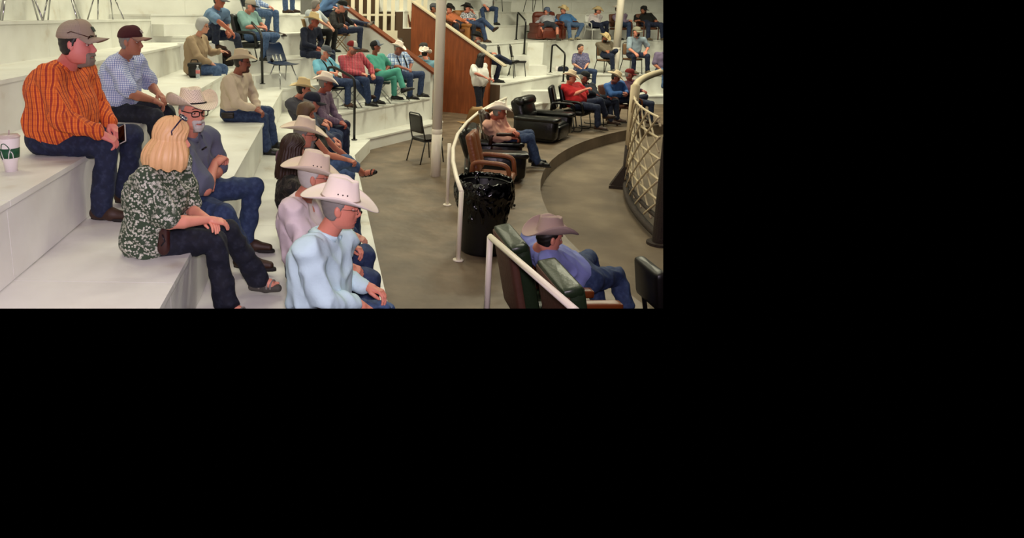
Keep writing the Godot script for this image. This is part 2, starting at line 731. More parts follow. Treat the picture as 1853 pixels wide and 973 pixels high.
# ------------------------------------------------------------------ hands and shoes (x along the fingers or toes, y out of the back of the hand, z to the right)
func hand_mesh(side: float, curl: float, lod: int) -> ArrayMesh:      # side -1: thumb towards -z (a right hand, palm down)
	var key := "hand%s_%s_%d" % [side, curl, lod]
	if meshes.has(key):
		return meshes[key]
	var b := []
	b.append([Vector3(-0.02, 0, 0), Vector3(0.03, 0, 0), 0.026, 0.026, 0.02])
	for k in 4:
		var z: float = side * -1.0 * (-0.029 + 0.0195 * k)
		b.append([Vector3(0.012, 0.0, z * 0.75), Vector3(0.088 - 0.004 * absf(k - 1.2), 0.001, z), 0.015, 0.0115, 0.012])
	for k in 4:
		var z: float = side * -1.0 * (-0.03 + 0.02 * k)
		var p := Vector3(0.09 - 0.004 * absf(k - 1.2), 0.002, z)
		var l: float = [0.074, 0.083, 0.077, 0.06][k]
		var ang := 0.12 + 0.04 * k
		var dir := Vector3.RIGHT
		var fr := [0.44, 0.31, 0.25]
		for s in 3:
			ang += curl * [0.75, 0.95, 0.6][s]
			dir = Vector3(cos(ang), -sin(ang), z * 1.2)
			var q = p + dir.normalized() * l * fr[s]
			b.append([p, q, 0.0098 - 0.0009 * s, 0.0093 - 0.001 * s, 0.003])
			p = q
	var t0 := Vector3(0.015, -0.006, side * 0.022)
	var t1 := Vector3(0.045, -0.016, side * 0.046)
	var t2 := Vector3(0.074, -0.024, side * (0.052 - 0.012 * curl))
	var t3 := Vector3(0.096, -0.032, side * (0.05 - 0.026 * curl))
	b.append([t0, t1, 0.016, 0.0125, 0.012])
	b.append([t1, t2, 0.0118, 0.0105, 0.003])
	b.append([t2, t3, 0.0105, 0.0085, 0.003])
	meshes[key] = net(b, [0.0042, 0.0065, 0.01][lod])
	return meshes[key]

func shoe_mesh(kind: String, lod: int) -> ArrayMesh:
	var key := "shoe_%s_%d" % [kind, lod]
	if meshes.has(key):
		return meshes[key]
	var b := []
	if kind == "sandal":
		b = [[Vector3(-0.05, 0.012, 0.0), Vector3(0.06, 0.012, 0.0), 0.03, 0.036, 0.02], [Vector3(0.06, 0.012, 0.0), Vector3(0.155, 0.012, -0.006), 0.037, 0.03, 0.02]]
		b.append([Vector3(-0.05, 0.045, 0), Vector3(-0.045, 0.06, 0), 0.026, 0.024, 0.01])
	else:
		var t := 0.028 if kind == "boot" else 0.034
		b.append([Vector3(-0.045, 0.04, 0), Vector3(0.07, 0.042, 0.0), 0.038, 0.041, 0.02])
		b.append([Vector3(0.07, 0.038, 0), Vector3(0.175, 0.032, -0.006), 0.041, t, 0.02])
		b.append([Vector3(-0.012, 0.06, 0), Vector3(0.0, 0.085, 0), 0.042, 0.044, 0.03])
		b.append([Vector3(-0.01, 0.085, 0), Vector3(-0.012, 0.15 if kind == "boot" else 0.115, 0), 0.044, 0.05, 0.02])
	meshes[key] = net(b, [0.007, 0.011, 0.016][lod])
	return meshes[key]

func sole_mesh(kind: String) -> ArrayMesh:
	var key := "sole_" + kind
	if meshes.has(key):
		return meshes[key]
	var st := begin()
	var outline := func(a: float) -> Vector2:
		var x := cos(a)
		var w := 0.036 + 0.009 * x
		return Vector2(0.072 + 0.148 * x, w * sin(a) * (1.0 - 0.25 * bell(x + 0.25, 0.35)))
	grid_into(st, 24, 5, func(u: float, v: float) -> Vector3:
		var o: Vector2 = outline.call(TAU * u)
		var j := roundi(v * 5.0)
		var y: float = [0.02, 0.02, 0.014, 0.0, -0.001, 0.0][j]
		var k: float = [0.0, 1.0, 1.03, 1.03, 0.97, 0.0][j]
		if kind == "boot" and j > 1 and o.x < 0.03:
			y -= 0.0
		var lift := 0.012 if kind == "boot" and j > 2 and o.x > 0.025 and o.x < 0.075 else 0.0
		return Vector3(0.072 + (o.x - 0.072) * k, y + lift, o.y * k))
	meshes[key] = finish(st)
	return meshes[key]

func glasses_into(parent: Node, frame: Material, xf: Transform3D, called: String, r := 0.0022, lens: Material = null, tall := 0.018) -> void:
	var st := begin()
	for s in [-1.0, 1.0]:
		var ring := []
		for k in 17:
			var a := TAU * k / 16.0
			var q := Vector2(signf(cos(a)) * absf(cos(a)) ** 0.6 * 0.026, signf(sin(a)) * absf(sin(a)) ** 0.6 * tall)
			ring.append(Vector3(0.102 - q.x * s * s * 0.0 - absf(q.x * s + 0.034) * 0.22 + 0.006, q.y - 0.004, s * 0.034 + q.x))
		for k in ring.size():
			ring[k].x = 0.106 - absf(ring[k].z) * 0.2
		tube_into(st, ring, r, 6)
		tube_into(st, [Vector3(0.094, 0.006, s * 0.06), Vector3(0.085, 0.008, s * 0.078), Vector3(0.0, 0.006, s * 0.081), Vector3(-0.018, -0.01, s * 0.08)], r, 6)
	tube_into(st, [Vector3(0.105, 0.004, -0.009), Vector3(0.108, 0.006, 0), Vector3(0.105, 0.004, 0.009)], r, 6)
	var o := part(called, finish(st), frame, parent, xf)
	if lens != null:
		var sl := begin()
		for s in [-1.0, 1.0]:
			grid_into(sl, 16, 3, func(u: float, v: float) -> Vector3:
				var a := TAU * u
				var k: float = [0.0, 1.0, 1.0, 0.0][roundi(v * 3.0)]
				var q := Vector2(signf(cos(a)) * absf(cos(a)) ** 0.6 * 0.026, signf(sin(a)) * absf(sin(a)) ** 0.6 * tall) * k
				var z = s * 0.034 + q.x
				return Vector3(0.106 - absf(z) * 0.2 - (0.0015 if v > 0.5 else 0.0), q.y - 0.004, z))
		part("lens", finish(sl), lens, o)

# ------------------------------------------------------------------ people
# j: joints in metres (x right, y up, z away), in the order head, neck, right and left shoulder, elbow, wrist, hip, knee, ankle
# s: how the person looks
func dirn(v: Vector3, fallback: Vector3) -> Vector3:
	return v.normalized() if v.length() > 1e-4 else fallback

func person(j: Array, s: Dictionary) -> Node3D:
	var q := []
	for i in 14:
		q.append(P(j[i * 3], j[i * 3 + 1], j[i * 3 + 2]))
	var HC: Vector3 = (q[8] + q[9]) * 0.5
	var base := Vector3(HC.x, s.get("seat", HC.y - 0.1), HC.z)
	var o := thing("person", s.label, "person", base, 0.0, s.get("group", ""))
	for i in 14:
		q[i] -= base
	HC -= base
	var clip: bool = s.get("clip", false)
	clip_from = base
	var far: float = j[2]
	var lod := 0 if far < 7.2 else (1 if far < 13.0 else 2)
	var cell: float = [0.0135, 0.019, 0.026][lod]
	var woman: bool = s.get("woman", false)
	var fat: float = s.get("fat", 0.0)
	var k = (q[1] - HC).length() / 0.52
	var NK: Vector3 = q[1]
	var U := dirn(NK - HC, Vector3.UP)
	var RT := dirn(q[2] - q[3], Vector3(0, 0, 1))
	RT = (RT - U * RT.dot(U)).normalized()
	var FW := U.cross(RT)
	var HR := dirn(q[8] - q[9], RT)
	var HF := Vector3.UP.cross(HR).normalized()
	var HD: Vector3 = q[0]
	# head frame
	var hy: float = deg_to_rad(s.get("hy", rad_to_deg(atan2(-FW.z, FW.x))))
	var hb := Basis(Vector3.UP, hy) * Basis(Vector3(0, 0, 1), -deg_to_rad(s.get("hp", 3.0))) * Basis(Vector3(1, 0, 0), deg_to_rad(s.get("hr", 0.0)))
	var hs = 0.97 * k if woman else 1.03 * k
	hs *= s.get("head", 1.0)
	var hx := Transform3D(hb.scaled(Vector3.ONE * hs), HD)
	# --- body: one mesh
	var sh: float = s.get("skin_r", 1.0)
	var sleeve: String = s.get("sleeve", "long")
	var nr := 0.05 if woman else 0.06 + 0.012 * fat
	var body := []
	body.append([NK - U * 0.03, HD - hb.y * 0.07 - hb.x * 0.012, nr, nr * 0.95, 0.03])
	body.append([HC + U * 0.08, NK - U * 0.12, 0.09, 0.1, 0.05])
	body.append([NK - U * 0.06, q[2], 0.045, 0.045, 0.05])
	body.append([NK - U * 0.06, q[3], 0.045, 0.045, 0.05])
	var ar := 0.86 if woman else 1.0 + 0.12 * fat
	for e in 2:
		body.append([q[2 + e], q[4 + e], 0.047 * ar, 0.041 * ar, 0.02])
		body.append([q[4 + e], q[4 + e].lerp(q[6 + e], 0.35), 0.041 * ar, 0.044 * ar, 0.015])
		body.append([q[4 + e].lerp(q[6 + e], 0.35), q[6 + e], 0.044 * ar, 0.028 * ar, 0.012])
		var bare: bool = s.get("bare_legs", false)
		body.append([q[8 + e], q[10 + e], 0.07, 0.052, 0.03])
		body.append([q[10 + e], q[10 + e].lerp(q[12 + e], 0.3), 0.052, 0.054 if bare else 0.046, 0.02])
		body.append([q[10 + e].lerp(q[12 + e], 0.3), q[12 + e], 0.054 if bare else 0.046, 0.036, 0.02])
	var bm := net(body, cell, 0.0, clip)
	var st := SurfaceTool.new()
	st.begin(Mesh.PRIMITIVE_TRIANGLES)
	st.append_from(bm, 0, Transform3D())
	st.append_from(head_mesh(lod, fat), 0, hx)
	# hands
	for e in 2:
		if s.get("hide_hand", -1) == e or (s.get("hide_hand", -1) == 2):
			continue
		var side := -1.0 if e == 0 else 1.0
		var fd := dirn(q[6 + e] - q[4 + e], FW)
		var hd: Vector3 = s.get("hdir%d" % e, Vector3.ZERO)
		var hx_dir := dirn(fd * 0.75 + FW * 0.2 - Vector3.UP * 0.12, FW) if hd == Vector3.ZERO else (FW * hd.x + Vector3.UP * hd.y + RT * hd.z).normalized()
		var pn: Vector3 = s.get("hup%d" % e, Vector3(0.1, 1.0, side * -0.25))
		var yv := FW * pn.x + Vector3.UP * pn.y + RT * pn.z
		yv = (yv - hx_dir * yv.dot(hx_dir)).normalized()
		var hz := hx_dir.cross(yv)
		st.append_from(hand_mesh(side, s.get("curl%d" % e, s.get("curl", 0.5)), lod), 0, Transform3D(Basis(hx_dir, yv, hz).scaled_local(Vector3.ONE * (0.92 if woman else 1.05) * k), q[6 + e] + hx_dir * 0.012))
	part("body", st.commit(), mat(s.get("skin", Color(0.78, 0.5, 0.4)), 0.55, 0.0, null, 5.0, 0.6, 0.04), o)
	# --- trousers
	var lr: float = s.get("leg", 1.0) * (0.95 if woman else 1.0) * (1.0 + 0.08 * fat)
	var hem: float = s.get("hem", 1.0)
	var jeans := []
	jeans.append([HC + HR * 0.075 + U * 0.035, HC - HR * 0.075 + U * 0.035, 0.122 + 0.02 * fat, 0.122 + 0.02 * fat, 0.05])
	jeans.append([HC + HR * 0.05 + U * 0.13, HC - HR * 0.05 + U * 0.13, 0.11 + 0.025 * fat, 0.11 + 0.025 * fat, 0.06])
	for e in 2:
		var kn: Vector3 = q[10 + e]
		var an: Vector3 = kn.lerp(q[12 + e], hem)
		jeans.append([q[8 + e] + U * 0.01, kn, 0.096 * lr, 0.069 * lr, 0.035])
		if hem > 0.2:
			jeans.append([kn, kn.lerp(an, 0.5), 0.068 * lr, 0.062 * lr, 0.012])
			jeans.append([kn.lerp(an, 0.5), an, 0.062 * lr, s.get("cuff", 0.061) * lr, 0.012])
		else:
			jeans[-1][3] = 0.082 * lr
			jeans[-1][1] = q[8 + e].lerp(kn, 0.9)
	part("trousers", net(jeans, cell, 0.011 if lod < 2 else 0.006, clip), s.trousers, o)
	# --- shirt
	var w: float = s.get("wide", 1.0)
	var shirt := []
	shirt.append([NK - U * 0.15 + RT * 0.095 * w - FW * 0.01, NK - U * 0.15 - RT * 0.095 * w - FW * 0.01, 0.118 + 0.02 * fat, 0.118 + 0.02 * fat, 0.05])
	if woman:
		shirt.append([NK - U * 0.2 + RT * 0.075 + FW * 0.075, NK - U * 0.2 - RT * 0.075 + FW * 0.075, 0.072, 0.072, 0.06])
	shirt.append([HC + U * 0.24 + RT * 0.07 * w + FW * (0.0 + 0.06 * fat), HC + U * 0.24 - RT * 0.07 * w + FW * (0.0 + 0.06 * fat), 0.118 + 0.045 * fat, 0.118 + 0.045 * fat, 0.09])
	shirt.append([HC + U * 0.12 + RT * 0.075 * w + FW * 0.07 * fat, HC + U * 0.12 - RT * 0.075 * w + FW * 0.07 * fat, 0.118 + 0.045 * fat, 0.118 + 0.045 * fat, 0.08])
	if fat > 0.6:
		shirt.append([NK - U * 0.2 + RT * 0.07 * w - FW * 0.07, NK - U * 0.2 - RT * 0.07 * w - FW * 0.07, 0.125, 0.125, 0.08])
		shirt.append([HC + U * 0.12 + RT * 0.1 * w - FW * 0.05, HC + U * 0.12 - RT * 0.1 * w - FW * 0.05, 0.125, 0.125, 0.08])
	if s.get("untucked", false):
		shirt.append([HC + U * 0.03 + HR * 0.085, HC + U * 0.03 - HR * 0.085, 0.128, 0.128, 0.06])
	shirt.append([NK - U * 0.045, NK - U * 0.06 + RT * 0.1, 0.062, 0.068, 0.05])
	shirt.append([NK - U * 0.045, NK - U * 0.06 - RT * 0.1, 0.062, 0.068, 0.05])
	for e in 2:
		var SH: Vector3 = q[2 + e]
		var EL: Vector3 = q[4 + e]
		var WR: Vector3 = q[6 + e]
		shirt.append([NK - U * 0.07 + (SH - NK) * 0.4, SH, 0.07, 0.068 * ar, 0.05])
		if sleeve == "long":
			shirt.append([SH, EL, 0.069 * ar, 0.06 * ar, 0.03])
			shirt.append([EL, EL.lerp(WR, 0.9), 0.06 * ar, 0.045 * ar, 0.015])
		elif sleeve == "short":
			shirt.append([SH, SH.lerp(EL, 0.82), 0.07 * ar, 0.073 * ar, 0.03])
	part("shirt", net(shirt, cell, s.get("folds", 0.013) if lod < 2 else 0.008, clip), s.shirt, o)
	if s.get("collar", true):
		var st2 := begin()
		var cn := NK + U * 0.0
		var cd := dirn(HD - hb.y * 0.07 - NK, U)
		grid_into(st2, 28, 6, func(u: float, v: float) -> Vector3:
			var a := lerpf(0.35, TAU - 0.35, u)
			var jj := roundi(v * 6.0)
			var r: float = [0.0, 0.004, 0.008, 0.018, 0.026, 0.02, 0.0][jj]
			var y: float = [0.03, 0.044, 0.046, 0.03, 0.002, 0.0, 0.02][jj]
			var d := FW * cos(a) + RT * sin(a)
			var front := bell(cos(a) - 1.0, 0.5)
			return cn - U * 0.004 + d * (nr + 0.008 + r) + cd * (y - 0.026 * front) + FW * 0.014 * front, false)
		part("collar", finish(st2), s.get("collar_mat", s.shirt), o)
	if s.has("belt"):
		var st3 := begin()
		var rb := 0.124 + 0.02 * fat
		grid_into(st3, 32, 4, func(u: float, v: float) -> Vector3:
			var a := TAU * u
			var r: float = [0.0, 0.008, 0.009, 0.008, 0.0][roundi(v * 4.0)]
			return HC + U * (0.085 - 0.036 * v) + HF * cos(a) * (rb + r) + HR * sin(a) * (rb + 0.072 + r))
		part("belt", finish(st3), s.belt, o)
	for e in 2:
		if s.has("watch%d" % e):
			var fd2: Vector3 = dirn(q[6 + e] - q[4 + e], FW)
			var u2 := fd2.cross(U).normalized()
			var v2 := fd2.cross(u2)
			var wc: Vector3 = q[6 + e] - fd2 * 0.02
			var ring := []
			for i in 17:
				ring.append(wc + (u2 * cos(TAU * i / 16.0) + v2 * sin(TAU * i / 16.0)) * 0.034)
			part("watch", tube(ring, 0.0085, 6), s["watch%d" % e], o)
	# --- shoes
	var kind: String = s.get("shoe", "boot")
	if kind != "none":
		for e in 2:
			var sd := dirn(q[12 + e] - q[10 + e], Vector3.DOWN)
			var fdir: Vector3 = HF
			if s.has("toe%d" % e):
				var ta: float = deg_to_rad(s["toe%d" % e])
				fdir = Vector3(cos(ta), 0, -sin(ta))
			var up := Vector3.UP
			if s.get("free%d" % e, false):
				up = -sd
				fdir = (fdir - up * fdir.dot(up)).normalized()
			var rz := fdir.cross(up).normalized()
			var fx := Transform3D(Basis(fdir, up, rz).scaled_local(Vector3.ONE * (0.92 if woman else 1.06) * k), q[12 + e] - up * 0.088 * k)
			var sm := part("shoe", shoe_mesh(kind, lod), s.get("shoe_mat", mat(Color(0.2, 0.13, 0.1), 0.5)), o, fx)
			if kind != "sandal":
				part("sole", sole_mesh(kind), s.get("sole_mat", mat(Color(0.1, 0.08, 0.07), 0.8)), sm)
			else:
				sandal_straps(sm, s)
	# --- head gear, hair, face
	if s.has("hair"):
		match s.get("cut", "short"):
			"short": part("hair", shell("short", lod, fat, short_hair), s.hair, o, hx)
			"thick": part("hair", shell("thick", lod, fat, thick_hair), s.hair, o, hx)
			"bob": long_hair(o, s.hair, hx, 0.175, 0.6, 0.42, lod)
			"long": long_hair(o, s.hair, hx, 0.26, 0.9, 0.15, lod)
	match s.get("beard", ""):
		"goatee": part("beard", shell("goatee", lod, fat, goatee), s.beard_mat, o, hx)
		"full": part("beard", shell("full", lod, fat, full_beard), s.beard_mat, o, hx)
		"moustache": part("moustache", shell("moustache", lod, fat, moustache), s.beard_mat, o, hx)
	var hat: String = s.get("hat", "")
	var tilt := Basis(Vector3(0, 0, 1), -deg_to_rad(s.get("hat_tilt", 6.0))) * Basis(Vector3(1, 0, 0), deg_to_rad(s.get("hat_roll", 0.0)))
	if hat == "cowboy":
		var hm := part("cowboy_hat", cowboy_hat(s.get("curl_brim", 0.07), s.get("crown", 0.122), s.get("brim", 1.0)), s.hat_mat, o, hx * Transform3D(tilt, Vector3(-0.004, s.get("hat_y", 0.047), 0)))
		if s.has("band"):
			part("hat_band", hat_band(s.get("band_w", 0.012)), s.band, hm)
		if s.get("eyelets", false):
			for sz in [-1.0, 1.0]:
				for i in 3:
					var ea: float = sz * (PI * 0.5 + (i - 1) * 0.26 - 0.1)
					part("eyelet", soft_sphere(0.0042), mat(Color(0.12, 0.08, 0.06), 0.6), hm, Transform3D(Basis(), Vector3(0.0985 * cos(ea), 0.038, 0.079 * sin(ea))))
	elif hat == "cap":
		var cm := part("cap", cap_dome(0), s.hat_mat, o, hx * Transform3D(tilt.scaled(Vector3(1.04, 1.1, 1.04)), Vector3(-0.003, 0.008, 0)))
		if s.has("cap_front"):
			part("front_panel", cap_dome(1), s.cap_front, cm)
		part("bill", cap_bill(), s.get("bill_mat", s.hat_mat), cm)
		if s.has("badge"):
			var bd := begin()
			soft_box(bd, Vector3(0.1035, 0.07, 0.0), Vector3(0.006, 0.03, 0.044), 0.0028, Basis(Vector3(0, 0, 1), 0.5))
			part("badge", finish(bd), s.badge, cm)
	if s.has("glasses"):
		glasses_into(o, s.glasses, hx, "glasses", s.get("glasses_r", 0.0022), null)
	if lod == 0:
		for sz in [-1.0, 1.0]:
			var ec := Vector3(0.069, -0.001, sz * 0.031)
			var ey := part("eye", soft_sphere(0.0125), mat(Color(0.72, 0.66, 0.62), 0.3), o, hx * Transform3D(Basis(), ec))
			part("iris", soft_sphere(0.0066), mat(s.get("iris", Color(0.16, 0.12, 0.09)), 0.2), ey, Transform3D(Basis.from_scale(Vector3(0.5, 1, 1)), Vector3(0.0105, -0.001, sz * -0.001)))
			var lid := begin()
			grid_into(lid, 12, 5, func(u: float, v: float) -> Vector3:
				var a := PI * u - PI * 0.5
				var e := lerpf(0.08, 1.5, v)
				return ec + Vector3(cos(a) * cos(e), sin(e), sin(a) * cos(e)) * 0.0138, false, true)
			grid_into(lid, 12, 4, func(u: float, v: float) -> Vector3:
				var a := PI * u - PI * 0.5
				var e := lerpf(-1.5, -0.42, v)
				return ec + Vector3(cos(a) * cos(e), sin(e), sin(a) * cos(e)) * 0.0138, false, true)
			part("eyelid", finish(lid), mat(s.get("skin", Color(0.78, 0.5, 0.4)).darkened(0.08), 0.55), o, hx)
			part("eyebrow", tube([head_point(0.62 * sz, 0.024, 0.002), head_point(0.4 * sz, 0.03, 0.003), head_point(0.16 * sz, 0.025, 0.003)], 0.0034, 6, 0.0022), s.get("brow", mat(Color(0.35, 0.27, 0.22), 0.9)), o, hx)
		var lip := begin()
		for yy in [[-0.067, 0.0036], [-0.0785, 0.0044]]:
			tube_into(lip, [head_point(-0.36, -0.0725, 0.0), head_point(-0.18, yy[0], 0.001), head_point(0.0, yy[0], 0.001), head_point(0.18, yy[0], 0.001), head_point(0.36, -0.0725, 0.0)], yy[1], 6)
		part("lips", finish(lip), mat(s.get("lip", Color(0.68, 0.36, 0.32)), 0.45), o, hx)
	else:
		for sz in [-1.0, 1.0]:
			part("eye", soft_sphere(0.0105), mat(Color(0.1, 0.07, 0.06), 0.3), o, hx * Transform3D(Basis.from_scale(Vector3(0.6, 0.62, 1.2)), Vector3(0.0755, -0.001, sz * 0.031)))
	if s.has("suspenders"):
		for e in 2:
			var sx := RT * (0.085 if e == 0 else -0.085)
			var pts := [HC + U * 0.1 + sx + FW * (0.135 + 0.11 * fat), HC + U * 0.26 + sx + FW * (0.145 + 0.1 * fat), NK - U * 0.12 + sx + FW * 0.122, NK + U * 0.0 + sx + FW * 0.05, NK + U * 0.015 + sx * 0.95 - FW * 0.03, NK - U * 0.12 + sx * 0.8 - FW * 0.137, HC + U * 0.2 + sx * 0.4 - FW * 0.15]
			part("suspender", tube(bent(pts, 3), 0.016, 6), s.suspenders, o)
	return o

func soft_sphere(r: float) -> SphereMesh:
	var key := "sph%s" % r
	if not meshes.has(key):
		var m := SphereMesh.new()
		m.radius = r
		m.height = r * 2.0
		m.radial_segments = 14
		m.rings = 8
		meshes[key] = m
	return meshes[key]

func sandal_straps(shoe: Node, s: Dictionary) -> void:
	# the bare foot, its toes and the straps over it
	var b := []
	b.append([Vector3(-0.045, 0.055, 0), Vector3(0.09, 0.05, 0), 0.03, 0.033, 0.03])
	b.append([Vector3(-0.01, 0.075, 0), Vector3(0.09, 0.05, 0), 0.035, 0.028, 0.03])
	for i in 5:
		b.append([Vector3(0.09, 0.046, -0.024 + 0.012 * i), Vector3(0.15 - 0.009 * i, 0.042, -0.03 + 0.0155 * i), 0.014, 0.0092 if i else 0.012, 0.004])
	part("foot", net(b, 0.0055), mat(s.get("skin", Color(0.78, 0.5, 0.4)), 0.55), shoe)
	for x in [[0.085, 0.05, 0.041], [0.025, 0.075, 0.04], [0.115, 0.044, 0.043]]:
		var pts := []
		for i in 11:
			var a := PI * i / 10.0
			pts.append(Vector3(x[0] - 0.012 * cos(a), 0.018 + (x[1] + 0.012) * sin(a) ** 0.8, cos(a) * x[2]))
		part("strap", tube(pts, 0.008, 6), s.get("strap_mat", mat(Color(0.55, 0.53, 0.5), 0.7)), shoe)

# ------------------------------------------------------------------ textures
func make_textures() -> void:
	wrinkle.noise_type = FastNoiseLite.TYPE_SIMPLEX
	wrinkle.frequency = 1.0
	wrinkle.fractal_type = FastNoiseLite.FRACTAL_RIDGED
	wrinkle.fractal_octaves = 1
	wrinkle.seed = 5
	rng.seed = 11
	texs.orange_plaid = paint(64, 64, func(x: int, y: int) -> Color:
		var c := Color(0.84, 0.38, 0.15)
		var u := x % 32
		if u < 9: c = Color(0.6, 0.2, 0.15)
		elif u == 13 or u == 14 or u == 27 or u == 28: c = Color(0.98, 0.6, 0.22)
		var v := y % 32
		if v < 4: c = c.lerp(Color(0.6, 0.2, 0.15), 0.3)
		elif v == 18: c = c.lerp(Color(1.0, 0.65, 0.3), 0.4)
		return c)
	texs.blue_check = paint(32, 32, func(x: int, y: int) -> Color:
		var c := Color(0.86, 0.88, 0.94)
		if x % 16 < 5: c = c.lerp(Color(0.2, 0.3, 0.62), 0.6)
		if y % 16 < 5: c = c.lerp(Color(0.2, 0.3, 0.62), 0.6)
		return c)
	texs.red_plaid = paint(64, 64, func(x: int, y: int) -> Color:
		var c := Color(0.7, 0.22, 0.28)
		if x % 16 < 3: c = c.lerp(Color(0.85, 0.68, 0.68), 0.55)
		if y % 16 < 3: c = c.lerp(Color(0.85, 0.68, 0.68), 0.45)
		if x % 32 > 24: c = c.darkened(0.3)
		return c)
	texs.sky_plaid = paint(64, 64, func(x: int, y: int) -> Color:
		var c := Color(0.6, 0.7, 0.86)
		if x % 32 < 8: c = c.lerp(Color(0.9, 0.93, 0.97), 0.8)
		if y % 32 < 8: c = c.lerp(Color(0.9, 0.93, 0.97), 0.7)
		if x % 32 > 24 or y % 32 > 24: c = c.lerp(Color(0.25, 0.34, 0.55), 0.55)
		return c)
	texs.purple_plaid = paint(64, 64, func(x: int, y: int) -> Color:
		var c := Color(0.42, 0.34, 0.42)
		if x % 16 < 3: c = c.lerp(Color(0.75, 0.68, 0.76), 0.5)
		if y % 16 < 3: c = c.lerp(Color(0.2, 0.16, 0.25), 0.5)
		return c)
	texs.black_plaid = paint(64, 64, func(x: int, y: int) -> Color:
		var c := Color(0.05, 0.05, 0.06)
		if x % 16 < 2 or y % 16 < 2: c = Color(0.3, 0.29, 0.3)
		if x % 32 < 2 and y % 32 < 2: c = Color(0.7, 0.7, 0.7)
		return c)
	var floral := Image.create(256, 256, false, Image.FORMAT_RGB8)
	floral.fill(Color(0.2, 0.27, 0.19))
	var r2 := RandomNumberGenerator.new()
	r2.seed = 4
	for i in 235:
		var cx := r2.randi_range(0, 255)
		var cy := r2.randi_range(0, 255)
		var rot := r2.randf() * TAU
		var shade := Color(0.86, 0.86, 0.8).darkened(r2.randf() * 0.2)
		for n in 4:
			var px := cx + int(cos(rot + n * TAU / 4.0) * 4.4)
			var py := cy + int(sin(rot + n * TAU / 4.0) * 4.4)
			for dy in range(-3, 4):
				for dx in range(-3, 4):
					if dx * dx + dy * dy < 10:
						floral.set_pixel((px + dx + 256) % 256, (py + dy + 256) % 256, shade)
		for dy in range(-1, 2):
			for dx in range(-1, 2):
				floral.set_pixel((cx + dx + 256) % 256, (cy + dy + 256) % 256, Color(0.45, 0.46, 0.3))
	texs.floral = ImageTexture.create_from_image(floral)
	texs.camo = noise_tex(0.02, [[0.0, Color(0.05, 0.05, 0.05)], [0.45, Color(0.06, 0.055, 0.05)], [0.5, Color(0.2, 0.17, 0.14)], [0.6, Color(0.33, 0.29, 0.25)], [0.63, Color(0.08, 0.07, 0.06)], [1.0, Color(0.3, 0.27, 0.24)]], 7, FastNoiseLite.TYPE_SIMPLEX, 256, 1)
	texs.print_blue = noise_tex(0.06, [[0.0, Color(0.2, 0.24, 0.4)], [0.45, Color(0.24, 0.29, 0.45)], [0.55, Color(0.5, 0.3, 0.32)], [0.65, Color(0.55, 0.58, 0.68)], [1.0, Color(0.3, 0.33, 0.5)]], 8, FastNoiseLite.TYPE_CELLULAR, 128, 2)
	texs.print_white = noise_tex(0.03, [[0.0, Color(0.08, 0.08, 0.1)], [0.42, Color(0.12, 0.12, 0.14)], [0.5, Color(0.7, 0.7, 0.74)], [1.0, Color(0.85, 0.85, 0.88)]], 9, FastNoiseLite.TYPE_SIMPLEX, 128, 3)
	for dn in [["denim", Color(0.15, 0.22, 0.36)], ["denim_dark", Color(0.045, 0.065, 0.13)], ["denim_light", Color(0.27, 0.37, 0.52)], ["denim_navy", Color(0.07, 0.11, 0.22)]]:
		var c: Color = dn[1]
		texs[dn[0]] = noise_tex(0.012, [[0.0, c.darkened(0.16)], [0.5, c], [1.0, c.lightened(0.1)]], 21, FastNoiseLite.TYPE_SIMPLEX, 256, 7)
	texs.straw = paint(64, 64, func(x: int, y: int) -> Color:
		var a := sin(x * TAU / 8.0) * sin(y * TAU / 8.0)
		return Color(0.88, 0.78, 0.58).darkened(0.16 * (0.5 - 0.5 * a)))
	texs.mesh_hat = paint(64, 64, func(x: int, y: int) -> Color:
		var a := sin(x * TAU / 16.0) * sin(y * TAU / 16.0)
		return Color(0.9, 0.84, 0.75) if a < 0.6 else Color(0.66, 0.58, 0.49))
	texs.trucker = paint(32, 32, func(x: int, y: int) -> Color:
		return Color(0.52, 0.47, 0.41) if (x % 8 < 5 and y % 8 < 5) else Color(0.66, 0.59, 0.52))
	texs.white_paint = noise_tex(0.004, [[0.0, Color(0.79, 0.76, 0.7)], [0.2, Color(0.86, 0.855, 0.82)], [0.5, Color(0.88, 0.88, 0.85)], [1.0, Color(0.91, 0.91, 0.88)]], 2, FastNoiseLite.TYPE_SIMPLEX, 1024, 6)
	texs.concrete = noise_tex(0.006, [[0.0, Color(0.34, 0.28, 0.22)], [0.35, Color(0.385, 0.325, 0.26)], [0.6, Color(0.42, 0.355, 0.285)], [1.0, Color(0.49, 0.42, 0.345)]], 5, FastNoiseLite.TYPE_SIMPLEX, 1024, 6)
	texs.ring_dirt = noise_tex(0.005, [[0.0, Color(0.31, 0.255, 0.195)], [0.5, Color(0.38, 0.32, 0.25)], [1.0, Color(0.46, 0.4, 0.32)]], 15, FastNoiseLite.TYPE_SIMPLEX, 512, 6)
	texs.wood = paint(256, 512, func(x: int, y: int) -> Color:
		var n := wrinkle.get_noise_3d(x * 0.16, y * 0.006, 3.0) * 0.7 + 0.3 * wrinkle.get_noise_3d(x * 0.6, y * 0.02, 9.0)
		return Color(0.58, 0.3, 0.14).lerp(Color(0.42, 0.2, 0.085), 0.5 + 0.5 * n))
	texs.hair_blonde = paint(128, 16, func(x: int, y: int) -> Color:
		return Color(0.94, 0.77, 0.55).lerp(Color(0.8, 0.6, 0.4), clampf(0.4 + 0.6 * sin(x * 0.35) * sin(x * 1.3 + 0.6), 0.0, 1.0)))

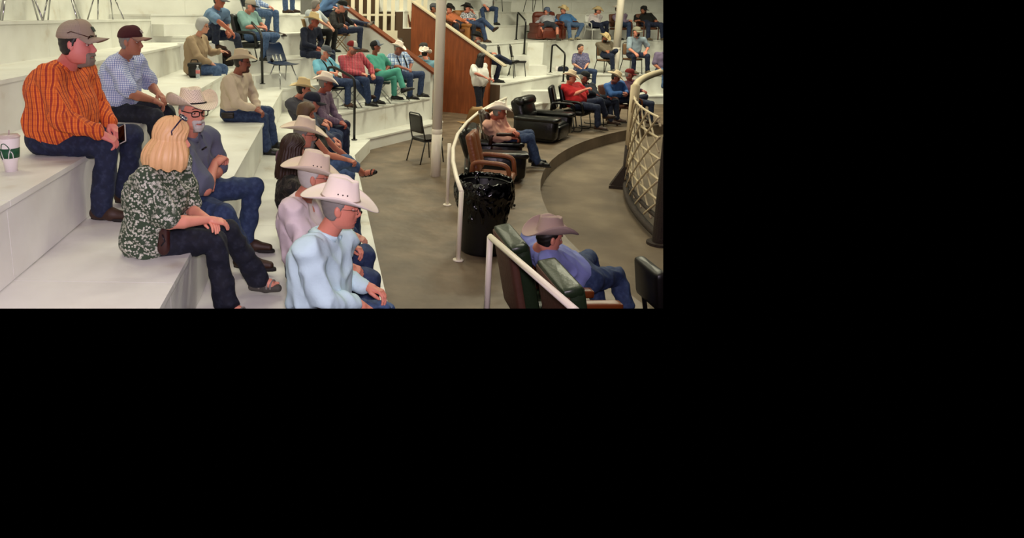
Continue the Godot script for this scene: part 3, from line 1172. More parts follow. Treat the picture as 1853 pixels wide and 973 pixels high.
# ------------------------------------------------------------------ the arena: bench tiers round the ring
const LEFT_O := [0.0, 0.985, 1.835, 2.77, 3.62, 4.5, 5.4]
const LEFT_H := [0.9, 1.35, 1.8, 2.25, 2.7, 3.15, 3.6]
const TURN_O := [0.0, 1.0, 1.78, 2.55, 3.3, 4.1, 4.9]
const TURN_H := [0.9, 1.35, 1.87, 2.37, 2.8, 3.22, 3.64]
const FAR_O := [0.0, 1.4, 2.6, 3.15, 4.0, 4.9]
const FAR_Z := [20.3, 23.3, 24.5, 25.6, 26.6, 27.6]
const FAR_H := [1.0, 1.95, 2.44, 2.92, 3.33, 3.75]
var d1 := Vector2(-0.012, 1.0).normalized()
var n1 := Vector2(-1.0, -0.012).normalized()
var corner0 := Vector2(0.005, 12.5)
var d2 := Vector2(0.647, 0.763)
var n2 := Vector2(-0.763, 0.647)

func meet(p: Vector2, d: Vector2, q: Vector2, e: Vector2) -> Vector2:
	var den := d.x * e.y - d.y * e.x
	return p + d * (((q.x - p.x) * e.y - (q.y - p.y) * e.x) / den)

func tier_corner(ol: float, ot: float) -> Vector2:
	return meet(corner0 + n1 * ol, d1, corner0 + n2 * ot, d2)

# a run of tier between the plan points a-b (front edge) and c-d (behind): tread boards on top, riser boards in front
func tier_run(parent: Node, a: Vector2, b: Vector2, back_a: Vector2, back_b: Vector2, top: float, low: float, m: Material, panel := 2.4, inner: Material = null) -> void:
	var n := maxi(1, roundi(a.distance_to(b) / panel))
	var along := (b - a).normalized()
	var out := Vector2(along.y, -along.x)
	if out.dot(back_a - a) > 0.0:
		out = -out
	for i in n:
		var t0 := float(i) / n
		var t1 := float(i + 1) / n
		var g := 0.0025 / a.distance_to(b)
		var p0 := a.lerp(b, t0 + g)
		var p1 := a.lerp(b, t1 - g)
		var q0 := back_a.lerp(back_b, t0 + g)
		var q1 := back_a.lerp(back_b, t1 - g)
		var tread := solid_mesh([prism([p0 + out * 0.022, p1 + out * 0.022, q1, q0], top - 0.034, top)])
		if tread.get_surface_count() > 0:
			part("tread_board", tread, m, parent)
		var riser := solid_mesh([prism([p0, p1, p1 - out * 0.05, p0 - out * 0.05], low, top - 0.034)])
		if riser.get_surface_count() > 0:
			part("riser_board", riser, m, parent)
	# the dark frame inside, which closes the joints
	var core := solid_mesh([prism([a - out * 0.03, b - out * 0.03, back_b, back_a], low - 0.3, top - 0.03)])
	if core.get_surface_count() > 0:
		part("frame", core, inner if inner != null else mat(Color(0.3, 0.22, 0.15), 0.9), parent)

func build_arena() -> void:
	var white := mat(Color(1, 1, 1), 0.42, 0.0, texs.white_paint, 0.3, 0.5, 0.02, true)
	var end_left := 15.0
	var wall_a := Vector2(2.3, 15.2)
	for k in 7:
		var t := structure("tier_%d" % (k + 1))
		var a = corner0 + n1 * LEFT_O[k] - d1 * 11.6
		var c := tier_corner(LEFT_O[k], TURN_O[k])
		var on: float = LEFT_O[k + 1] if k < 6 else LEFT_O[k] + 0.9
		var tn: float = TURN_O[k + 1] if k < 6 else TURN_O[k] + 0.8
		var ba := corner0 + n1 * (on + 0.03) - d1 * 11.6
		var bc := tier_corner(on + 0.03, tn + 0.03)
		var low: float = LEFT_H[k - 1] + (0.007 if k in [1, 2] else 0.0) if k > 0 else LEDGE_Y
		tier_run(t, a, c, ba, bc, LEFT_H[k], low, white)
		var e = wall_a + n2 * TURN_O[k]
		var be := wall_a + n2 * (tn + 0.03)
		tier_run(t, c, e, bc, be, TURN_H[k], minf(LEFT_H[k - 1], TURN_H[k - 1]) if k > 0 else LEDGE_Y, white, 2.0, white)
	# the low ledge in front of the first tier
	var lg := structure("trim_1")
	var lc := tier_corner(-0.36, -0.36)
	tier_run(lg, corner0 - n1 * 0.36 - d1 * 11.6, lc, corner0 + n1 * 0.02 - d1 * 11.6, corner0, LEDGE_Y, FLOOR_Y, white)
	tier_run(lg, lc, wall_a - n2 * 0.36, corner0, wall_a, LEDGE_Y, FLOOR_Y, white)
	# steps in the aisle at the corner
	var st := structure("trim_2")
	for s in [[0, 1.0, 0.62, 0.0, 1.125], [1, 1.05, 0.4, 0.0, 1.61], [3, 1.0, 0.4, 0.0, 2.6]]:
		var k: int = s[0]
		var c := tier_corner(LEFT_O[k + 1] - 0.0, TURN_O[k + 1])
		var p := c + d2 * 0.02
		part("step", solid_mesh([prism([p - n2 * s[2], p - n2 * s[2] + d2 * s[1], p + d2 * s[1], p], TURN_H[k], s[4])]), white, st)
	part("step", solid_mesh([prism([Vector2(-2.8, 12.0), Vector2(-2.12, 12.0), Vector2(-2.12, 13.0), Vector2(-2.8, 13.0)], 1.8, 2.275)]), white, st)
	var lowstep := [at(641, 282, 0.38), at(670, 252.5, 0.38)]
	var s0 := Vector2(lowstep[0].x, -lowstep[0].z)
	var s1 := Vector2(lowstep[1].x, -lowstep[1].z)
	var sd := (s1 - s0).normalized()
	var sn := Vector2(-sd.y, sd.x)
	part("step", solid_mesh([prism([s0 - sd * 0.25, s1, s1 + sn * 0.5, s0 - sd * 0.25 + sn * 0.5], FLOOR_Y, LEDGE_Y + 0.004)]), white, st)
	# right of the entrance: decks round the far side
	var start := Vector2(4.5, 17.3)
	for k in 6:
		var t := structure("tier_%d" % (k + 8))
		var a = start + n2 * FAR_O[k]
		var c := meet(a, d2, Vector2(0, FAR_Z[k]), Vector2(1, 0))
		var b := Vector2(24.0, FAR_Z[k])
		var on: float = FAR_O[k + 1] if k < 5 else FAR_O[k] + 1.0
		var zn: float = FAR_Z[k + 1] if k < 5 else FAR_Z[k] + 1.0
		var ba := start + n2 * (on + 0.03)
		var bc := meet(ba, d2, Vector2(0, zn + 0.03), Vector2(1, 0))
		var low: float = FAR_H[k - 1] if k > 0 else LEDGE_Y
		tier_run(t, a, c, ba, bc, FAR_H[k], low, white)
		tier_run(t, c, b, bc, Vector2(24.0, zn + 0.03), FAR_H[k], low, white)
	var lf := structure("trim_3")
	var fa := start - n2 * 0.45
	var fc := meet(fa, d2, Vector2(0, FAR_Z[0] - 0.45), Vector2(1, 0))
	tier_run(lf, fa, fc, start, meet(start, d2, Vector2(0, FAR_Z[0]), Vector2(1, 0)), LEDGE_Y, FLOOR_Y, white)
	tier_run(lf, fc, Vector2(24.0, FAR_Z[0] - 0.45), meet(start, d2, Vector2(0, FAR_Z[0]), Vector2(1, 0)), Vector2(24.0, FAR_Z[0]), LEDGE_Y, FLOOR_Y, white)
	# aisle steps on the far side
	var fs := structure("trim_4")
	for s in [[938, 1006, 165, 0.7, LEDGE_Y, 0.45], [935, 990, 119, 1.3, 1.0, 0.7], [930, 958, 101, 1.6, 1.0, 0.5], [955, 984, 77, 1.93, 1.0, 0.5], [880, 918, 58, 2.2, 1.95, 0.5]]:
		var l := at(s[0], s[2], s[3])
		var r := at(s[1], s[2], s[3])
		var lp := Vector2(l.x, -l.z)
		var rp := Vector2(r.x, -r.z)
		part("step", solid_mesh([prism([lp, rp, rp + Vector2(0, s[5]), lp + Vector2(0, s[5])], s[4] - 0.02, s[3])]), white, fs)
	# floors
	var conc := mat(Color(1, 1, 1), 0.5, 0.0, texs.concrete, 0.22, 0.5, 0.03, true)
	var fl := structure("floor")
	var strips := []
	var cc := Vector2(13.2, 6.9)
	var last := Vector2()
	var last_out := Vector2()
	for i in 41:
		var ang := deg_to_rad(212.0 - i * 3.2)
		var dd := Vector2(cos(ang), sin(ang))
		var p := cc + dd * 10.37
		var q := cc + dd * 26.0
		if i > 0:
			strips.append(prism([last, p, q, last_out], RING_Y - 0.3, FLOOR_Y))
		last = p
		last_out = q
	part("walkway", solid_mesh(strips), conc, fl)
	part("ring_floor", solid_mesh([prism([Vector2(1.5, 1.0), Vector2(30, 1.0), Vector2(30, 22), Vector2(1.5, 22)], RING_Y - 0.3, RING_Y)]), mat(Color(1, 1, 1), 0.75, 0.0, texs.ring_dirt, 0.25, 0.6, 0.03, true), fl)
	# walls behind everything, and the ceiling with its lamps
	var wl := structure("wall_left")
	part("panel", solid_mesh([prism([Vector2(-7.2, -2.0), Vector2(-7.0, -2.0), Vector2(-7.0, 30.0), Vector2(-7.2, 30.0)], 0.0, 6.6)]), white, wl)
	var wb := structure("wall_back")
	part("panel", solid_mesh([prism([Vector2(-7.2, 29.0), Vector2(26, 29.0), Vector2(26, 29.2), Vector2(-7.2, 29.2)], 0.0, 6.6)]), white, wb)
	var ce := structure("ceiling")
	part("panel", solid_mesh([prism([Vector2(-7.2, -2.0), Vector2(26, -2.0), Vector2(26, 29.2), Vector2(-7.2, 29.2)], 6.6, 6.8)], false), white, ce)
	# entrance: white stair wall with a wooden cap, brown plywood wall with a white cap
	var sw := structure("wall_stair")
	var wn := n2
	sloped_wall(sw, wall_a + d2 * 0.0, wn, 3.1, 1.5, 3.26, 0.12, white, mat(Color(0.42, 0.2, 0.09), 0.4), d2, 0.1, 0.05)
	var bw := structure("wall_entrance")
	var wood := mat(Color(1, 1, 1), 0.45, 0.0, texs.wood, 0.26, 0.0, 0.03, false)
	sloped_wall(bw, Vector2(4.185, 17.386), Vector2(-0.784, 0.62), 2.45, 1.71, 3.16, 0.1, wood, mat(Color(0.75, 0.7, 0.6), 0.5), d2, 0.09, 0.035, 0.42)
	# landing with balusters at the far end of the entrance
	var bl := structure("trim_5")
	var cream := mat(Color(0.84, 0.8, 0.7), 0.5)
	part("beam", solid_mesh([box_faces(P(1.55, 2.2, 19.6), Vector3(2.3, 0.3, 0.25))]), cream, bl)
	for i in 10:
		var x := 0.62 + i * 0.235
		part("baluster", solid_mesh([box_faces(P(x, 2.85, 19.5), Vector3(0.11, 1.2, 0.03))]), cream, bl)
	part("rail", solid_mesh([box_faces(P(1.55, 2.8, 19.56), Vector3(2.3, 0.06, 0.05))]), cream, bl)
	part("rail", solid_mesh([box_faces(P(1.55, 3.42, 19.56), Vector3(2.3, 0.09, 0.07))]), cream, bl)
	part("post", solid_mesh([box_faces(P(2.55, 2.5, 19.5), Vector3(0.12, 2.0, 0.12))]), cream, bl)
	var dk := structure("wall_passage")
	part("panel", solid_mesh([box_faces(P(1.5, 1.2, 20.6), Vector3(4.2, 2.2, 0.1))]), wood, dk)

func sloped_wall(parent: Node, a: Vector2, dir: Vector2, length: float, h0: float, h1: float, thick: float, m: Material, cap: Material, side: Vector2, cap_w: float, cap_t: float, over := 0.12) -> void:
	var pts := [Vector2(0, 0), Vector2(length, 0), Vector2(length, h1), Vector2(0, h0)]
	var f0 := PackedVector3Array()
	var f1 := PackedVector3Array()
	for p in pts:
		var b: Vector2 = a + dir * p.x
		f0.append(P(b.x, FLOOR_Y + 0.0 if p.y == 0.0 else p.y, b.y))
		b += side * thick
		f1.append(P(b.x, FLOOR_Y + 0.0 if p.y == 0.0 else p.y, b.y))
	var faces := [f0, f1]
	for i in 4:
		faces.append(PackedVector3Array([f0[i], f0[(i + 1) % 4], f1[(i + 1) % 4], f1[i]]))
	part("panel", solid_mesh([faces]), m, parent)
	var mid := side * thick * 0.5
	var p0 := a - dir * over + mid
	var p1 := a + dir * length + mid
	var v0 := P(p0.x, h0 - over * (h1 - h0) / length + cap_t * 0.5, p0.y)
	var v1 := P(p1.x, h1 + cap_t * 0.5, p1.y)
	var z := (v1 - v0).normalized()
	var x := P(side.x, 0, side.y).normalized()
	var y := z.cross(x).normalized()
	part("cap", solid_mesh([box_faces((v0 + v1) * 0.5, Vector3(thick + cap_w, cap_t, v0.distance_to(v1)), Basis(y.cross(z), y, z))]), cap, parent)

# ------------------------------------------------------------------ rails, poles, ring fence
func pipe_thing(called: String, label: String, category: String, m: Material, paths: Array, r: float, bases: Array, group := "") -> Node3D:
	var o := thing(called, label, category, bases[0] if bases.size() else paths[0][1][0], 0.0, group)
	for p in paths:
		var pts := []
		for v in p[1]:
			pts.append(v - o.position)
		part(p[0], tube(pts, r, 10), m, o)
	for b in bases:
		part("base_plate", lathe([Vector2(0, 0.012), Vector2(r * 2.2, 0.012), Vector2(r * 2.3, 0.0), Vector2(0, 0.0)], 14), m, o, Transform3D(Basis(), b - o.position + Vector3(0, 0.002, 0)))
	return o

func build_rails() -> void:
	var black := mat(Color(0.03, 0.03, 0.035), 0.35)
	var cream := mat(Color(0.95, 0.91, 0.84), 0.35)
	for r in [
		["black steel handrail by the aisle steps beside the man in the teal polo", 438, 104, 1.35, 475, 152, 1.35, 29.0, 35.0, 452, 60, 14.4, 12.9],
		["black steel handrail in front of the man with light blue shirt and suspenders", 594, 200, 0.9, 641, 253, 0.38, 122.0, 121.0, 612, 142, 12.75, 12.55],
		["black steel handrail on the far deck left of the red recliner", 934, 72, 1.95, 948, 98, 1.32, 24.0, 25.0, 940, 38, 20.5, 19.9],
		["black steel handrail on the far side behind the ledge with the blue bag", 996, 131, 1.0, 1019, 148, 0.7, 82.0, 82.0, 1008, 97, 20.2, 19.6]]:
		var top_b := atz(r[1], r[2], r[11])
		var low_b := atz(r[4], r[5], r[12])
		var u0 := atz(r[1], r[7], r[11])
		var u1 := atz(r[9] - 8 if r[1] < 600 else r[9] - 2, r[7] - 1.0, (r[11] * 0.75 + r[12] * 0.25))
		var u2 := atz(r[4], r[10], r[12])
		u0.x = top_b.x
		u2.x = low_b.x
		pipe_thing("handrail", r[0], "handrail", black, [["rail", bent([top_b, u0, u1, u2, low_b], 3, 0.12)]], 0.026, [top_b, low_b])
	# curved white guard rails round the walkway
	var tops := []
	for p in [[835, 347, 6.75, 1.0], [826, 320, 7.2, 1.02], [820, 293, 7.9, 1.03], [820, 268, 8.7, 1.05], [828, 243, 9.7, 1.05], [845, 221, 10.9, 1.06], [866, 203, 12.0, 1.07], [890, 189, 13.1, 1.08], [916, 177, 14.2, 1.08]]:
		tops.append(atz(p[0], p[1], p[2]))
	var b0: Vector3 = tops[0] * Vector3(1, 0, 1) + Vector3(0, FLOOR_Y, 0)
	b0 = at(829, 471, FLOOR_Y)
	var b1 := at(809, 371, FLOOR_Y)
	var b1t := atz(817, 276, -b1.z - 0.1)
	var path := [tops[0]]
	var cur := Curve3D.new()
	for i in tops.size():
		var h := Vector3.ZERO
		if i > 0 and i < tops.size() - 1:
			h = (tops[i + 1] - tops[i - 1]) / 6.0
		cur.add_point(tops[i], -h, h)
	path = Array(cur.tessellate(3, 3.0))
	var e: Vector3 = tops[-1]
	pipe_thing("guard_rail", "curved white pipe guard rail sweeping round behind the black armchairs", "guard rail", cream, [["post", [b0, tops[0] + Vector3(0, 0.0, 0)]], ["rail", path], ["post", [b1, Vector3(b1.x, 1.02, b1.z)]], ["post", [Vector3(e.x, FLOOR_Y, e.z), e]]], 0.026, [b0, b1])
	var q0 := atz(887, 428, 4.83)
	var q1 := atz(1042, 562, 3.5)
	var q0b := atz(880, 575, 4.83)
	pipe_thing("guard_rail", "white pipe guard rail in front of the green theatre seats", "guard rail", cream, [["post", [q0b, q0]], ["rail", [q0, q1]]], 0.024, [])
	# roof poles
	var p0 := at(788, 318, FLOOR_Y)
	pole("white steel roof pole by the brown stacking chair", p0, 0.082, cream)
	var p1 := at(1112, 132, 1.0)
	pole("white steel roof pole on the far side left of the man in a light cap", p1, 0.11, cream)

func pole(label: String, foot: Vector3, r: float, m: Material) -> void:
	var o := thing("roof_pole", label, "pole", foot)
	part("shaft", tube([Vector3.ZERO, Vector3(0, 0.75, 0)], r * 1.03, 20), m, o)
	part("shaft", tube([Vector3(0, 0.75, 0), Vector3(0, 6.5 - foot.y, 0)], r, 20), m, o)
	part("collar", lathe([Vector2(r, 0.8), Vector2(r * 1.09, 0.78), Vector2(r * 1.09, 0.73), Vector2(r, 0.71)], 20), m, o)

func build_fence() -> void:
	var cc := Vector2(13.2, 6.9)
	var R := 9.05
	var cream := mat(Color(0.78, 0.71, 0.58), 0.55)
	var rust := mat(Color(0.16, 0.11, 0.08), 0.8, 0.0, null, 3.0, 3.0, 0.05)
	var foot := func(deg: float, h: float, rr := R) -> Vector3:
		return P(cc.x + cos(deg_to_rad(deg)) * rr, h, cc.y + sin(deg_to_rad(deg)) * rr)
	var o := thing("ring_fence", "curved sale ring fence of cream steel lattice with a pipe top at the right edge", "fence", foot.call(160.0, RING_Y))
	var inside := func(v: Vector3) -> bool:
		return edge_right.dot(v - Vector3(0, EYE, 0)) < -0.03
	var add_path := func(called: String, f: Callable, n: int, r: float, m: Material) -> void:
		var run := []
		for i in n + 1:
			var v: Vector3 = f.call(float(i) / n)
			if inside.call(v):
				run.append(v - o.position)
			elif run.size():
				break
		if run.size() > 1:
			part(called, tube(run, r, 8), m, o)
	var a0 := 163.5
	var a1 := 130.0
	add_path.call("top_rail", func(t): return foot.call(lerpf(154.5, a1, t), 1.6 + 0.1 * t), 60, 0.065, cream)
	for h in [1.46, 1.2, 0.94, 0.68, 0.42]:
		add_path.call("hoop", func(t): return foot.call(lerpf(154.0, 190.0, t), h), 60, 0.016, cream)
	add_path.call("bottom_rail", func(t): return foot.call(lerpf(154.0, 190.0, t), 0.2), 60, 0.03, rust)
	add_path.call("kick_board", func(t): return foot.call(lerpf(154.0, 190.0, t), -0.02), 60, 0.05, rust)
	for k in 14:
		var s := 196.0 - k * 3.2
		add_path.call("lattice_bar", func(t): return foot.call(maxf(s - t * 14.0, 154.0), lerpf(0.1, 1.46, t), R - 0.02), 24, 0.014, cream)
		add_path.call("lattice_bar", func(t): return foot.call(maxf(s - 14.0 + t * 14.0, 154.0), lerpf(0.1, 1.46, t), R + 0.02), 24, 0.014, cream)
	var pf: Vector3 = foot.call(154.5, RING_Y)
	part("post", tube([pf - o.position, pf - o.position + Vector3(0, 0.75, 0)], 0.075, 12), rust, o)
	part("post", tube([pf - o.position + Vector3(0, 0.75, 0), pf - o.position + Vector3(0, 1.76, 0)], 0.072, 12), cream, o)
	var st := begin()
	st.set_smooth_group(-1)
	add_solid(st, prism([Vector2(pf.x - 0.3, -pf.z - 0.02), Vector2(pf.x, -pf.z - 0.14), Vector2(pf.x + 0.04, -pf.z + 0.1)], RING_Y, RING_Y + 0.05))
	var bp := PackedVector3Array([pf + Vector3(-0.27, 0.05, 0.0), pf + Vector3(0, 0.05, 0.1), pf + Vector3(0.0, 0.5, 0.02)])
	add_solid(st, [bp, PackedVector3Array([bp[0] + Vector3(0, 0, -0.05), bp[1] + Vector3(0, 0, -0.05), bp[2] + Vector3(0, 0, -0.05)]), PackedVector3Array([bp[0], bp[1], bp[1] + Vector3(0, 0, -0.05), bp[0] + Vector3(0, 0, -0.05)]), PackedVector3Array([bp[0], bp[2], bp[2] + Vector3(0, 0, -0.05), bp[0] + Vector3(0, 0, -0.05)])])
	st.generate_normals()
	part("gusset", st.commit(), rust, o, Transform3D(Basis(), -o.position))
	# heavy dark post near the right edge
	var d := thing("ring_post", "dark rusty steel pipe post with a round foot at the right edge", "post", at(1192, 442, RING_Y))
	var top := atz(1207, 248, -d.position.z)
	part("pipe", net([[Vector3.ZERO, top - d.position, 0.085, 0.085, 0.01]], 0.03, 0.0, true) if false else clipped_tube(d.position, top, 0.085), rust, d)
	part("foot", clipped_disc(d.position, 0.15), rust, d)

func clipped_tube(a: Vector3, b: Vector3, r: float) -> ArrayMesh:
	var plan := []
	for i in 16:
		plan.append(Vector2(a.x + r * cos(TAU * i / 16.0), -a.z + r * sin(TAU * i / 16.0)))
	var faces := prism(plan, a.y, b.y)
	faces = limits(faces)
	var out := []
	for f in faces:
		var g := PackedVector3Array()
		for v in f:
			g.append(v - a)
		out.append(g)
	return solid_mesh([out], false)

func clipped_disc(a: Vector3, r: float) -> ArrayMesh:
	return clipped_tube(a, a + Vector3(0, 0.035, 0), r)

# ------------------------------------------------------------------ furniture (x forward, y up, z to the sitter's right; origin on the floor under the seat's middle)
func pad(parent: Node, called: String, c: Vector3, s: Vector3, r: float, m: Material, tilt := 0.0) -> MeshInstance3D:
	return part(called, soft_box_mesh(s, r), m, parent, Transform3D(Basis(Vector3(0, 0, 1), deg_to_rad(tilt)), c))

func stack_chair(label: String, where: Vector3, yaw: float, seat_h: float, frame: Material, cushion: Material, arms := false, group := "", called := "stacking_chair") -> Node3D:
	var o := thing(called, label, "chair", where, deg_to_rad(yaw), group)
	var h := seat_h
	pad(o, "seat", Vector3(0.0, h - 0.025, 0), Vector3(0.42, 0.05, 0.42), 0.02, cushion)
	pad(o, "backrest", Vector3(-0.25, h + 0.26, 0), Vector3(0.045, 0.34, 0.36), 0.02, cushion, 10.0)
	for z in [-0.2, 0.2]:
		part("leg", tube([Vector3(0.17, h - 0.05, z), Vector3(0.22, 0.0, z * 1.08)], 0.012, 8), frame, o)
		part("leg", tube([Vector3(-0.19, h - 0.05, z), Vector3(-0.3, 0.0, z * 1.08)], 0.012, 8), frame, o)
		if arms:
			part("armrest", tube(bent([Vector3(0.18, h, z * 1.2), Vector3(0.16, h + 0.2, z * 1.25), Vector3(-0.26, h + 0.22, z * 1.15)], 3), 0.016, 8), frame, o)
	part("back_frame", tube(bent([Vector3(-0.19, h - 0.04, -0.2), Vector3(-0.225, h + 0.1, -0.2), Vector3(-0.3, h + 0.46, -0.17), Vector3(-0.3, h + 0.46, 0.17), Vector3(-0.225, h + 0.1, 0.2), Vector3(-0.19, h - 0.04, 0.2)], 4, 0.18), 0.012, 8), frame, o)
	part("seat_frame", tube([Vector3(0.19, h - 0.055, -0.2), Vector3(-0.2, h - 0.055, -0.2), Vector3(-0.2, h - 0.055, 0.2), Vector3(0.19, h - 0.055, 0.2), Vector3(0.19, h - 0.055, -0.2)], 0.011, 8), frame, o)
	return o

func folding_chair(label: String, where: Vector3, yaw: float, seat_h: float, frame: Material, seat: Material, group := "") -> Node3D:
	var o := thing("folding_chair", label, "chair", where, deg_to_rad(yaw), group)
	var h := seat_h
	pad(o, "seat", Vector3(0, h - 0.015, 0), Vector3(0.4, 0.03, 0.4), 0.012, seat)
	pad(o, "backrest", Vector3(-0.26, h + 0.33, 0), Vector3(0.025, 0.2, 0.4), 0.01, seat, 12.0)
	for z in [-0.21, 0.21]:
		part("leg", tube([Vector3(-0.3, h + 0.43, z), Vector3(-0.17, h, z), Vector3(0.24, 0.0, z)], 0.012, 8), frame, o)
		part("leg", tube([Vector3(0.1, h - 0.03, z * 0.9), Vector3(-0.26, 0.0, z * 0.9)], 0.012, 8), frame, o)
	part("brace", tube([Vector3(0.17, 0.08, -0.21), Vector3(0.17, 0.08, 0.21)], 0.008, 6), frame, o)
	part("brace", tube([Vector3(-0.2, 0.09, -0.19), Vector3(-0.2, 0.09, 0.19)], 0.008, 6), frame, o)
	return o

func shell_chair(label: String, where: Vector3, yaw: float, shell_m: Material, leg_m: Material, group := "", slots := true) -> Node3D:
	var o := thing("school_chair", label, "chair", where, deg_to_rad(yaw), group)
	var h := 0.44
	var side := func(t: float) -> Vector3:      # the middle line from the seat's front to the back's top
		if t < 0.45:
			var k := t / 0.45
			return Vector3(0.22 - 0.4 * k, h - 0.02 * sin(PI * k) - 0.02 * (1.0 - k) ** 3.0, 0)
		var k2 := (t - 0.45) / 0.55
		return Vector3(-0.18 - 0.1 * sin(k2 * PI * 0.5) * 1.0, h + 0.36 * k2 ** 1.1, 0)
	var sheet := func(t0: float, t1: float, z0: float, z1: float, st: SurfaceTool) -> void:
		grid_into(st, 8, 20, func(u: float, v: float) -> Vector3:
			var vv := v * 2.0
			var off := 0.0
			if vv > 1.0:
				vv = 2.0 - vv
				off = -0.007
			var t := lerpf(t0, t1, vv)
			var c: Vector3 = side.call(t)
			var half := 0.215 * (1.0 - 0.28 * clampf((t - 0.45) / 0.55, 0.0, 1.0) ** 2.0) * (1.0 - 0.3 * clampf((t - 0.9) / 0.1, 0.0, 1.0) ** 2.0)
			var z := lerpf(z0, z1, u)
			var cup := 0.03 * z * z
			return c + Vector3(cup * (0.6 if t > 0.45 else 0.0) + (off if t > 0.45 else 0.0), cup * 0.5 + (off if t <= 0.45 else 0.0), z * half), false)
	var st := begin()
	if slots:
		sheet.call(0.0, 0.5, -1.0, 1.0, st)
		sheet.call(0.68, 1.0, -1.0, 1.0, st)
		for z in [[-1.0, -0.62], [-0.46, -0.18], [-0.04, 0.2], [0.34, 1.0]]:
			sheet.call(0.5, 0.68, z[0], z[1], st)
	else:
		sheet.call(0.0, 1.0, -1.0, 1.0, st)
	part("seat_shell", finish(st), shell_m, o)
	for z in [-0.17, 0.17]:
		part("leg", tube([Vector3(0.08, h - 0.03, z * 0.8), Vector3(0.23, 0.0, z * 1.35)], 0.012, 8), leg_m, o)
		part("leg", tube([Vector3(-0.08, h - 0.03, z * 0.8), Vector3(-0.25, 0.0, z * 1.35)], 0.012, 8), leg_m, o)
	part("brace", tube([Vector3(0.08, h - 0.035, -0.14), Vector3(-0.08, h - 0.035, 0.14)], 0.01, 6), leg_m, o)
	part("brace", tube([Vector3(0.08, h - 0.035, 0.14), Vector3(-0.08, h - 0.035, -0.14)], 0.01, 6), leg_m, o)
	return o

func recliner(label: String, where: Vector3, yaw: float, m: Material, s := 1.0, called := "recliner", arm_w := 0.22, squat := 1.0, wide := 1.0) -> Node3D:
	var o := thing(called, label, "armchair", where, deg_to_rad(yaw))
	o.scale = Vector3(s, s * squat, s * wide)
	pad(o, "base", Vector3(0.0, 0.15, 0), Vector3(0.8, 0.24, 0.88), 0.05, m)
	pad(o, "seat_cushion", Vector3(0.12, 0.36, 0), Vector3(0.64, 0.2, 0.54), 0.08, m)
	pad(o, "footrest", Vector3(0.42, 0.23, 0), Vector3(0.1, 0.34, 0.54), 0.045, m)
	pad(o, "backrest", Vector3(-0.33, 0.68, 0), Vector3(0.26, 0.62, 0.62), 0.1, m, 14.0)
	pad(o, "head_cushion", Vector3(-0.33, 0.92, 0), Vector3(0.26, 0.24, 0.64), 0.1, m, 14.0)
	for z in [-1.0, 1.0]:
		pad(o, "armrest", Vector3(0.06, 0.34, z * (0.27 + arm_w * 0.5)), Vector3(0.82, 0.52, arm_w), 0.09, m)
		pad(o, "arm_pad", Vector3(0.08, 0.57, z * (0.27 + arm_w * 0.5)), Vector3(0.84, 0.12, arm_w + 0.04), 0.055, m)
	return o

func office_chair(label: String, where: Vector3, yaw: float, m: Material, leg: Material, seat_h := 0.45, sled := true, called := "office_chair") -> Node3D:
	var o := thing(called, label, "chair", where, deg_to_rad(yaw))
	var h := seat_h
	pad(o, "seat", Vector3(0, h - 0.06, 0), Vector3(0.52, 0.12, 0.52), 0.05, m)
	for z in [-0.13, 0.13]:
		pad(o, "backrest", Vector3(-0.29, h + 0.3, z), Vector3(0.11, 0.56, 0.265), 0.05, m, 14.0)
	for z in [-0.29, 0.29]:
		part("armrest", tube(bent([Vector3(-0.28, h + 0.02, z), Vector3(-0.27, h + 0.21, z), Vector3(0.2, h + 0.2, z), Vector3(0.24, h - 0.07, z * 0.94)], 4, 0.3), 0.032, 10), m, o)
		if sled:
			part("leg", tube(bent([Vector3(0.2, h - 0.1, z), Vector3(0.26, 0.015, z), Vector3(-0.3, 0.015, z), Vector3(-0.3, 0.05, z)], 3, 0.2), 0.013, 8), leg, o)
	if sled:
		part("brace", tube([Vector3(0.2, h - 0.11, -0.29), Vector3(0.2, h - 0.11, 0.29)], 0.013, 8), leg, o)
	else:
		part("column", tube([Vector3(0, 0.1, 0), Vector3(0, h - 0.1, 0)], 0.03, 10), leg, o)
		for i in 5:
			var a := TAU * i / 5.0
			part("foot", tube([Vector3(0, 0.12, 0), Vector3(cos(a) * 0.3, 0.03, sin(a) * 0.3)], 0.02, 8), leg, o)
	return o

func wood_chair(label: String, where: Vector3, yaw: float, seat_h: float, wood: Material, cushion: Material) -> Node3D:
	var o := thing("armchair", label, "chair", where, deg_to_rad(yaw))
	var h := seat_h
	pad(o, "seat", Vector3(0, h - 0.04, 0), Vector3(0.5, 0.08, 0.5), 0.03, cushion)
	pad(o, "backrest", Vector3(-0.27, h + 0.24, 0), Vector3(0.07, 0.46, 0.52), 0.035, cushion, 12.0)
	for z in [-0.28, 0.28]:
		part("armrest", tube(bent([Vector3(-0.27, h + 0.2, z), Vector3(0.22, h + 0.2, z), Vector3(0.25, h - 0.05, z)], 3, 0.25), 0.025, 8), wood, o)
		part("leg", tube([Vector3(0.24, h - 0.05, z), Vector3(0.26, 0.0, z)], 0.02, 8), wood, o)
		part("leg", tube([Vector3(-0.24, h - 0.05, z), Vector3(-0.3, 0.0, z)], 0.02, 8), wood, o)
	return o

